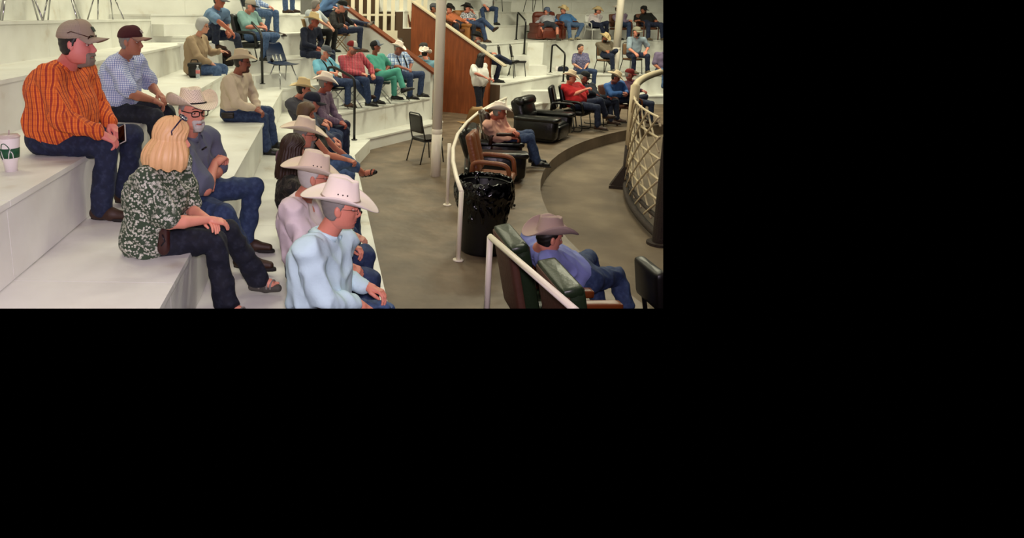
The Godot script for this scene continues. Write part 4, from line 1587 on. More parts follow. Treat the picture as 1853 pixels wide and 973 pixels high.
func theatre_seat(label: String, back_top: Vector3, wide: float) -> void:
	var green := mat(Color(0.13, 0.18, 0.11), 0.35, 0.0, null, 3.0, 0.8, 0.03)
	var brown := mat(Color(0.33, 0.2, 0.15), 0.6, 0.0, null, 2.0, 0.8, 0.03)
	var wood := mat(Color(0.42, 0.2, 0.07), 0.35)
	var o := thing("theatre_seat", label, "theatre seat", Vector3(back_top.x, FLOOR_Y, back_top.z))
	var h := back_top.y - FLOOR_Y
	var put := func(called: String, c: Vector3, s: Vector3, r: float, m: Material, tilt: float) -> void:
		var st := begin()
		soft_box(st, c, s, r, Basis(Vector3(0, 0, 1), deg_to_rad(tilt)))
		part(called, finish(st), m, o)
	put.call("back_shell", Vector3(0.0, h - 0.36, 0), Vector3(0.07, 0.66, wide), 0.03, brown, 12.0)
	put.call("back_cushion", Vector3(0.075, h - 0.34, 0), Vector3(0.13, 0.68, wide - 0.01), 0.05, green, 12.0)
	put.call("top_roll", Vector3(-0.015, h - 0.04, 0), Vector3(0.15, 0.08, wide), 0.036, green, 12.0)
	put.call("seat_cushion", Vector3(0.38, h - 0.62, 0), Vector3(0.48, 0.14, wide - 0.06), 0.06, green, 4.0)
	for z in [-1.0, 1.0]:
		put.call("armrest", Vector3(0.36, h - 0.38, z * (wide * 0.5 + 0.0)), Vector3(0.4, 0.06, 0.09), 0.015, wood, 0.0)
		put.call("arm_panel", Vector3(0.34, h - 0.58, z * (wide * 0.5)), Vector3(0.3, 0.36, 0.045), 0.015, wood, 0.0)

# triangles of a mesh cut at the limits of what the photograph shows; xf: where the mesh stands
func clip_mesh(m: Mesh, xf: Transform3D) -> ArrayMesh:
	var arr := m.surface_get_arrays(0)
	var v: PackedVector3Array = arr[Mesh.ARRAY_VERTEX]
	var nn: PackedVector3Array = arr[Mesh.ARRAY_NORMAL]
	var idx = arr[Mesh.ARRAY_INDEX]
	var count: int = idx.size() if idx != null and idx.size() else v.size()
	var st := begin()
	var done := 0
	var eye := Vector3(0, EYE, 0)
	var da := PackedFloat32Array()
	var db := PackedFloat32Array()
	for p in v:
		var w := xf * p - eye
		da.append(edge_right.dot(w))
		db.append(edge_low.dot(w))
	for t in range(0, count, 3):
		var poly := []
		for k in 3:
			var i: int = idx[t + k] if idx != null and idx.size() else t + k
			poly.append([v[i], nn[i], da[i], db[i]])
		for e in [2, 3]:
			var out := []
			for i in poly.size():
				var a = poly[i]
				var b = poly[(i + 1) % poly.size()]
				if a[e] <= 0.0:
					out.append(a)
				if (a[e] <= 0.0) != (b[e] <= 0.0):
					var w: float = a[e] / (a[e] - b[e])
					out.append([a[0].lerp(b[0], w), a[1].lerp(b[1], w), lerpf(a[2], b[2], w), lerpf(a[3], b[3], w)])
			poly = out
		for i in range(1, poly.size() - 1):
			for q in [poly[0], poly[i], poly[i + 1]]:
				st.set_normal(q[1])
				st.add_vertex(q[0])
			done += 1
	return st.commit() if done else null

# end every thing that reaches past the frame of the photograph at its edge
func clip_all() -> void:
	var eye := Vector3(0, EYE, 0)
	for o in find_children("*", "MeshInstance3D", true, false):
		var top: Node = o
		var xf: Transform3D = o.transform
		while top.get_parent() != self:
			top = top.get_parent()
			xf = top.transform * xf
		if top.has_meta("kind") or top.name.begins_with("ceiling"):
			continue
		var box: AABB = o.mesh.get_aabb()
		var inside := true
		var outside := false
		for n: Vector3 in [edge_right, edge_low]:
			var near := 0
			for i in 8:
				if n.dot(xf * box.get_endpoint(i) - eye) <= 0.0:
					near += 1
			if near < 8:
				inside = false
			if near == 0:
				outside = true
		if inside:
			continue
		var am: ArrayMesh = null if outside else clip_mesh(o.mesh, xf)
		if am == null and o.get_child_count() == 0:
			o.get_parent().remove_child(o)
			o.free()
		elif am != null:
			o.mesh = am
		else:
			o.mesh = null

func build_furniture() -> void:
	var chrome := mat(Color(0.72, 0.72, 0.72), 0.2, 0.9)
	var black := mat(Color(0.03, 0.03, 0.032), 0.4)
	var dark_vinyl := mat(Color(0.1, 0.07, 0.06), 0.35)
	var brown_metal := mat(Color(0.1, 0.07, 0.05), 0.4, 0.3)
	var tan_fabric := cloth(Color(0.5, 0.36, 0.24))
	var leather := mat(Color(0.022, 0.022, 0.024), 0.3, 0.0, null, 2.0, 1.0, 0.015)
	var tan_leather := mat(Color(0.48, 0.27, 0.15), 0.4, 0.0, null, 2.5, 1.5, 0.03)
	var red_leather := mat(Color(0.4, 0.16, 0.1), 0.45, 0.0, null, 2.5, 1.5, 0.03)
	var wood := mat(Color(0.35, 0.17, 0.07), 0.45)
	# far left, on the tier level with the eye: three chairs of which the photograph shows the legs
	for c in [[44, 34, 6.6, -60.0, "leftmost of the three chrome legged chairs on the top left tier"], [118, 31, 7.1, -75.0, "middle one of the three chrome legged chairs on the top left tier"], [196, 29.5, 7.5, -50.0, "right hand one of the three chrome legged chairs on the top left tier"]]:
		var w := at(c[0], c[1] + 1.5, 2.7)
		w = P(-3.95, 2.7, 3.95 / (600.0 - c[0]) * F * 1.01)
		shell_chair(c[4], w, c[3], mat(Color(0.05, 0.1, 0.2), 0.4), chrome, "", false)
	# blue chair on the second tier
	shell_chair("empty blue plastic chair with three slots and chrome legs beside the aisle steps", P(-0.98, 1.35, 13.2), -50.0, mat(Color(0.09, 0.16, 0.28), 0.35), chrome).scale = Vector3.ONE * 1.1
	# chairs under people: [person, kind, label]
	for c in [
		["suspblue", "fold", "folding chair under the man with light blue shirt and suspenders", 0.9], ["redplaid", "fold", "folding chair under the man in the red plaid shirt", 0.9],
		["scrubs", "fold", "folding chair under the man in green scrubs", 0.9], ["plaidsusp", "fold", "folding chair under the hat wearer with blue plaid shirt and suspenders", 0.9],
		["whiteblouse", "foldtan", "tan folding chair under the grey haired woman in a white blouse", 1.87], ["blackplaid", "foldtan", "tan folding chair under the man with his boot on the stair rail", 1.87]]:
		var j: Array = J[c[0]]
		var hx = (j[24] + j[27]) * 0.5
		var hz = (j[26] + j[29]) * 0.5
		var yaw: float = rad_to_deg(atan2(-(j[24] - j[27]), j[26] - j[29])) * -1.0
		yaw = rad_to_deg(atan2(j[24] - j[27], -(j[26] - j[29])))
		folding_chair(c[2], P(hx + 0.05, c[3], hz), yaw, (j[25] + j[28]) * 0.5 - 0.1 - c[3], chrome if c[1] == "fold" else mat(Color(0.55, 0.45, 0.32), 0.5), black if c[1] == "fold" else mat(Color(0.62, 0.48, 0.3), 0.5))
	for c in [
		["tealpolo", "office", "black cantilever chair under the man in the teal polo shirt", 1.84], ["tanhat", "stack", "tan stacking chair under the man with crossed legs and a tan hat", 1.0], ["lightcap", "stack", "tan stacking chair under the man in a light cap", 1.0],
		["whitebeard", "stackd", "dark stacking chair under the man with a white beard", 1.0], ["whitehatfar", "white", "white plastic chair under the hat wearer with his hand at his face", 1.95],
		["bluehatfar", "wood", "wooden armchair under the man in the sky blue shirt on the far deck", 1.95], ["purplefar", "wood", "wooden armchair under the hat wearer partly behind the far pole", 1.95], ["blackshirtfar", "wood", "wooden armchair under the man in black shirt and dark cap", 1.95],
		["redpolo", "black", "black cantilever armchair under the man in the red polo shirt", FLOOR_Y], ["darkcap", "black", "black armchair under the man in a dark cap beside the red polo shirt", FLOOR_Y],
		["bluehat", "brown", "brown armchair under the hat wearer in the blue shirt", FLOOR_Y], ["redcap", "brown", "brown armchair under the man in the red cap", FLOOR_Y],
		["recliner", "recl", "red brown leather recliner on the far deck under the man in shorts", 1.95], ["plaidblackhat", "tan", "tan armchair under the man in black hat and printed shirt", 1.95],
		["peachblackhat", "wood", "wooden armchair under the man in orange shirt and black hat", 1.95], ["blackcapman", "wood", "wooden armchair behind the brown entrance wall", 1.95], ["plaidback", "fold", "folding chair under the man in the plaid shirt at the top", 2.37]]:
		var j: Array = J[c[0]]
		var w := P((j[24] + j[27]) * 0.5, c[3], (j[26] + j[29]) * 0.5)
		var yaw: float = rad_to_deg(atan2(j[24] - j[27], -(j[26] - j[29])))
		var sh: float = (j[25] + j[28]) * 0.5 - 0.1 - c[3]
		match c[1]:
			"office": office_chair(c[2], w, yaw, black, black, sh)
			"stack": stack_chair(c[2], w, yaw, sh, brown_metal, tan_fabric)
			"stackd": stack_chair(c[2], w, yaw, sh, black, dark_vinyl)
			"white": stack_chair(c[2], w, yaw, sh, mat(Color(0.85, 0.85, 0.83), 0.4), mat(Color(0.86, 0.86, 0.84), 0.4), true)
			"wood", "brown": wood_chair(c[2], w, yaw, sh, wood, mat(Color(0.36, 0.2, 0.12), 0.6))
			"black": office_chair(c[2], w, yaw, leather, black, sh)
			"recl": recliner(c[2], w + Basis(Vector3.UP, deg_to_rad(yaw)) * Vector3(-0.12, 0, 0), yaw, red_leather, 0.98, "recliner", 0.15, 0.95, 1.3)
			"tan": recliner(c[2], w + Basis(Vector3.UP, deg_to_rad(yaw)) * Vector3(-0.12, 0, 0), yaw, mat(Color(0.55, 0.34, 0.14), 0.6), 0.95, "recliner", 0.16)
			"fold": folding_chair(c[2], w, yaw, sh, chrome, black)
	# empty chairs
	stack_chair("brown padded stacking chair standing empty left of the white roof pole", at(772, 291, FLOOR_Y), 28.0, 0.46, black, dark_vinyl)
	stack_chair("empty dark stacking chair on the far deck, the nearer to the handrail of the two", at(938, 137, 1.0), -20.0, 0.46, black, mat(Color(0.07, 0.045, 0.04), 0.5))
	stack_chair("empty dark stacking chair on the far deck used as a footrest by the bearded man", at(917, 140, 1.0), -20.0, 0.46, black, mat(Color(0.07, 0.045, 0.04), 0.5))
	stack_chair("dark chair with tubular legs on the highest far tier, left one of two", at(893, 21, 2.92), -60.0, 0.46, black, mat(Color(0.2, 0.12, 0.08), 0.5))
	stack_chair("dark chair with tubular legs on the highest far tier, right one of two", at(966, 21, 2.92), -70.0, 0.46, black, mat(Color(0.2, 0.12, 0.08), 0.5))
	shell_chair("tan plastic chair standing behind the curved white guard rail", at(850, 258, FLOOR_Y), 105.0, mat(Color(0.62, 0.48, 0.3), 0.45), chrome, "", false)
	recliner("black leather recliner with worn seat in the middle of the walkway", at(976, 250, FLOOR_Y), -36.0, leather, 1.14, "recliner", 0.22, 0.77, 1.16)
	recliner("black leather armchair behind the brown office chair", at(888, 316, FLOOR_Y), -12.0, leather, 1.12, "recliner", 0.22, 0.72, 1.1)
	office_chair("brown leather office chair with looped arms behind the waste bin", at(893, 372, FLOOR_Y), -22.0, tan_leather, black, 0.47, false)
	office_chair("empty black office chair between the leather recliner and the man in red", at(1020, 236, FLOOR_Y), -25.0, leather, black, 0.47, true)
	var pj: Array = J["peachhat"]
	office_chair("brown round backed armchair with black arms under the man in the peach shirt", P((pj[24] + pj[27]) * 0.5, FLOOR_Y, (pj[26] + pj[29]) * 0.5), 0.0, mat(Color(0.2, 0.1, 0.07), 0.4), black, 0.44, true)
	theatre_seat("green padded theatre seat with brown back, farther one of the two by the rail", P(1.44, 1.06, 4.95), 0.56)
	theatre_seat("green padded theatre seat with brown back, nearer one of the two by the rail", P(1.56, 1.06, 4.16), 0.56)
	# chair at the right edge of the photograph
	var ed := thing("dark_chair", "dark chair back cut off by the right edge near the floor", "chair", P(2.62, FLOOR_Y, 5.02))
	pad(ed, "backrest", Vector3(0.0, 0.48, 0.0), Vector3(0.1, 0.34, 0.42), 0.04, mat(Color(0.06, 0.045, 0.04), 0.4), 8.0)
	for z in [-0.17, 0.17]:
		part("leg", tube([Vector3(0.02, 0.4, z), Vector3(0.1, 0.0, z)], 0.02, 8), mat(Color(0.06, 0.045, 0.04), 0.4), ed)

func build_small_things() -> void:
	# drink cup on the tier, left
	var cw := at(21, 309, 1.8)
	var cup := thing("drink_cup", "white foam drink cup with green band, lid and straw on the left tier", "cup", cw)
	var foam := mat(Color(0.9, 0.87, 0.86), 0.6)
	var green := mat(Color(0.05, 0.3, 0.18), 0.6)
	part("cup", lathe([Vector2(0.0, 0.218), Vector2(0.066, 0.218), Vector2(0.0665, 0.212), Vector2(0.052, 0.075), Vector2(0.043, 0.062), Vector2(0.037, 0.0), Vector2(0.0, 0.0)], 32), foam, cup)
	part("band", lathe([Vector2(0.0604, 0.15), Vector2(0.061, 0.15), Vector2(0.0545, 0.088), Vector2(0.0535, 0.088)], 32), green, cup)
	part("lid", lathe([Vector2(0.0, 0.232), Vector2(0.06, 0.232), Vector2(0.063, 0.224), Vector2(0.069, 0.222), Vector2(0.0695, 0.214), Vector2(0.066, 0.212)], 32), mat(Color(0.78, 0.72, 0.7), 0.3), cup)
	part("straw", tube([Vector3(0.01, 0.225, 0.01), Vector3(0.016, 0.262, 0.012)], 0.0042, 8), mat(Color(0.7, 0.62, 0.6), 0.4), cup)
	var strokes := [[[-0.75, 0.08], [-0.72, 0.14], [-0.5, 0.182], [-0.2, 0.186], [0.1, 0.165], [0.3, 0.135]], [[-0.72, 0.14], [-0.62, 0.1], [-0.5, 0.082]], [[0.02, 0.082], [0.12, 0.12], [0.3, 0.15]], [[0.55, 0.085], [0.5, 0.12], [0.3, 0.135]]]
	for i in strokes.size():
		var pts := []
		for q in strokes[i]:
			var r: float = 0.0505 + (q[1] - 0.062) * 0.105
			var a: float = PI * 0.5 - 0.25 - q[0]
			pts.append(Vector3(cos(a) * r, q[1], sin(a) * r))
		part("logo_stroke", tube(bent(pts, 3), 0.0032, 6), green if i == 0 else mat(Color(0.88, 0.87, 0.86), 0.6), cup)
	# bag and bottle by the lady in tan
	var bg := thing("camera_bag", "black camera bag with a handle beside the lady in the tan jacket", "bag", at(353, 140, 1.8))
	var blk := mat(Color(0.02, 0.02, 0.022), 0.6)
	pad(bg, "body", Vector3(0, 0.11, 0), Vector3(0.2, 0.22, 0.16), 0.05, blk)
	pad(bg, "flap", Vector3(0, 0.2, 0.0), Vector3(0.21, 0.07, 0.17), 0.03, blk)
	pad(bg, "front_pocket", Vector3(0.0, 0.08, 0.09), Vector3(0.14, 0.11, 0.04), 0.018, blk)
	part("handle", tube(bent([Vector3(-0.06, 0.22, 0), Vector3(-0.05, 0.28, 0), Vector3(0.05, 0.28, 0), Vector3(0.06, 0.22, 0)], 4), 0.008, 8), blk, bg)
	var bo := thing("water_bottle", "clear plastic water bottle with red and white label beside the black bag", "bottle", at(358.5, 143, 1.8))
	var pet := StandardMaterial3D.new()
	pet.albedo_color = Color(0.85, 0.9, 0.92, 0.3)
	pet.transparency = BaseMaterial3D.TRANSPARENCY_ALPHA
	pet.roughness = 0.1
	part("bottle", lathe([Vector2(0.013, 0.2), Vector2(0.013, 0.185), Vector2(0.03, 0.15), Vector2(0.032, 0.14), Vector2(0.032, 0.01), Vector2(0.028, 0.0), Vector2(0.0, 0.0)], 20), pet, bo)
	part("label", lathe([Vector2(0.0325, 0.14), Vector2(0.0335, 0.14), Vector2(0.0335, 0.085), Vector2(0.0325, 0.085)], 20), mat(Color(0.8, 0.45, 0.45), 0.5), bo)
	part("cap", lathe([Vector2(0.0, 0.218), Vector2(0.014, 0.216), Vector2(0.015, 0.198), Vector2(0.0, 0.198)], 16), mat(Color(0.9, 0.9, 0.9), 0.5), bo)
	var b2 := thing("tote_bag", "dark brown and maroon bag standing on the tier beyond the lady in tan", "bag", at(399, 122, 1.8) + Vector3(0, 0.0, -0.35))
	part("body", net([[Vector3(-0.1, 0.1, 0), Vector3(0.1, 0.1, 0), 0.1, 0.1, 0.05], [Vector3(-0.08, 0.2, 0), Vector3(0.08, 0.22, 0), 0.07, 0.06, 0.05]], 0.02, 0.02), cloth(Color(0.09, 0.06, 0.05)), b2)
	part("scarf", net([[Vector3(-0.12, 0.26, 0.04), Vector3(0.1, 0.24, 0.05), 0.05, 0.05, 0.03]], 0.02, 0.02), cloth(Color(0.22, 0.03, 0.04)), b2)
	# phone in the hand of the man in orange
	var ph := thing("phone", "black phone with a light edge held by the man in the orange plaid shirt", "phone", atz(221, 243, 4.52))
	ph.rotation = Vector3(deg_to_rad(-25), deg_to_rad(-35), deg_to_rad(28))
	part("case", soft_box_mesh(Vector3(0.068, 0.135, 0.01), 0.004), mat(Color(0.75, 0.72, 0.7), 0.3), ph)
	part("screen", soft_box_mesh(Vector3(0.062, 0.126, 0.003), 0.001), mat(Color(0.015, 0.015, 0.018), 0.08), ph, Transform3D(Basis(), Vector3(0, 0, 0.0052)))
	# coffee cup of the man in the red plaid shirt
	var c2 := thing("paper_cup", "white cup held by the man in the red plaid shirt", "cup", atz(669, 134, 13.95))
	part("cup", lathe([Vector2(0.0, 0.1), Vector2(0.042, 0.1), Vector2(0.032, 0.0), Vector2(0.0, 0.0)], 18), foam, c2)
	part("rim", lathe([Vector2(0.04, 0.103), Vector2(0.045, 0.1), Vector2(0.041, 0.096)], 18), foam, c2)
	# far ledge: cup and blue bag
	var c3 := thing("foam_cup", "white foam cup on the far ledge beside the blue bag", "cup", at(1007, 129, 1.0))
	part("cup", lathe([Vector2(0.0, 0.16), Vector2(0.055, 0.16), Vector2(0.04, 0.0), Vector2(0.0, 0.0)], 16), foam, c3)
	part("lid", lathe([Vector2(0.0, 0.17), Vector2(0.058, 0.168), Vector2(0.058, 0.155)], 16), foam, c3)
	var b3 := thing("blue_bag", "small dark blue bag on the far ledge left of the seated woman", "bag", at(1018, 129, 1.0))
	part("body", net([[Vector3(-0.1, 0.07, 0), Vector3(0.1, 0.07, 0), 0.08, 0.08, 0.04]], 0.025, 0.01), cloth(Color(0.04, 0.07, 0.16)), b3)
	part("strap", tube(bent([Vector3(-0.1, 0.14, 0), Vector3(0, 0.2, 0), Vector3(0.1, 0.14, 0)], 3), 0.01, 6), cloth(Color(0.04, 0.07, 0.16)), b3)
	for q in [[959, 70, "small white cooler box on the far deck left of the red recliner", Color(0.75, 0.77, 0.72)], [1061, 69, "white container on the far deck under the white plastic chair", Color(0.82, 0.8, 0.72)]]:
		var cb := thing("cooler_box", q[2], "box", at(q[0], q[1], 1.95))
		pad(cb, "body", Vector3(0, 0.13, 0), Vector3(0.26, 0.24, 0.2), 0.02, mat(q[3], 0.5))
		pad(cb, "lid", Vector3(0, 0.265, 0), Vector3(0.28, 0.04, 0.22), 0.015, mat(Color(0.3, 0.36, 0.26) if q[0] < 1000 else q[3], 0.5))
	# exit light over the entrance
	var ex := thing("exit_light", "small red exit light at the top above the brown entrance wall", "light", P(2.85, 3.34, 22.5))
	part("housing", soft_box_mesh(Vector3(0.3, 0.14, 0.08), 0.02), mat(Color(0.5, 0.46, 0.4), 0.5), ex)
	var red := StandardMaterial3D.new()
	red.albedo_color = Color(0.8, 0.1, 0.05)
	red.emission_enabled = true
	red.emission = Color(1.0, 0.15, 0.08)
	red.emission_energy_multiplier = 1.2
	part("lamp", soft_box_mesh(Vector3(0.2, 0.09, 0.03), 0.01), red, ex, Transform3D(Basis(), Vector3(0, 0, 0.04)))
	var el := OmniLight3D.new()
	el.name = "exit_glow"
	el.light_color = Color(1.0, 0.2, 0.1)
	el.light_energy = 0.03
	el.light_size = 0.05
	el.omni_range = 12.0
	el.shadow_enabled = true
	el.position = Vector3(0, 0, 0.09)
	ex.add_child(el)
	build_bin()

func build_bin() -> void:
	var w := at(871, 452, FLOOR_Y)
	var o := thing("waste_bin", "round black waste bin lined with a shiny black bag by the white guard rail", "bin", w)
	var black := mat(Color(0.018, 0.018, 0.02), 0.45)
	part("bin", lathe([Vector2(0.275, 0.79), Vector2(0.285, 0.8), Vector2(0.29, 0.77), Vector2(0.275, 0.75), Vector2(0.245, 0.03), Vector2(0.235, 0.0), Vector2(0.0, 0.0)], 40), black, o)
	var n := FastNoiseLite.new()
	n.seed = 3
	n.frequency = 1.0
	n.fractal_type = FastNoiseLite.FRACTAL_RIDGED
	n.fractal_octaves = 2
	var st := begin()
	grid_into(st, 110, 44, func(u: float, v: float) -> Vector3:
		var a := TAU * u
		var c := Vector3(cos(a), 0, sin(a))
		var wob := n.get_noise_3d(c.x * 3.6, v * 2.6, c.z * 3.6)
		var wob2 := n.get_noise_3d(c.x * 6.0 + 5.0, v * 3.0, c.z * 6.0)
		if v < 0.5:      # inside, sagging from the rim
			var t := 1.0 - v * 2.0
			var r := 0.292 - 0.03 * t - 0.05 * t * t + (0.045 * wob + 0.03 * wob2 - 0.02) * smoothstep(0.0, 0.12, t)
			return c * r + Vector3(0, 0.845 + 0.02 * wob2 - 0.6 * t + 0.012 * wob2, 0)
		var t2 := (v - 0.5) * 2.0
		var hang := 0.25 + 0.04 * sin(a * 2.0 + 0.6) + 0.03 * sin(a * 5.0)
		var r2 := 0.298 + 0.03 * sin(t2 * 2.6) + (0.02 * wob + 0.01 * wob2) * smoothstep(0.02, 0.25, t2) - 0.012 * t2
		return c * r2 + Vector3(0, 0.845 + 0.02 * wob2 * (1.0 - t2) - hang * t2 + 0.012 * wob2 * t2, 0))
	part("bag", finish(st), mat(Color(0.012, 0.012, 0.014), 0.13), o)

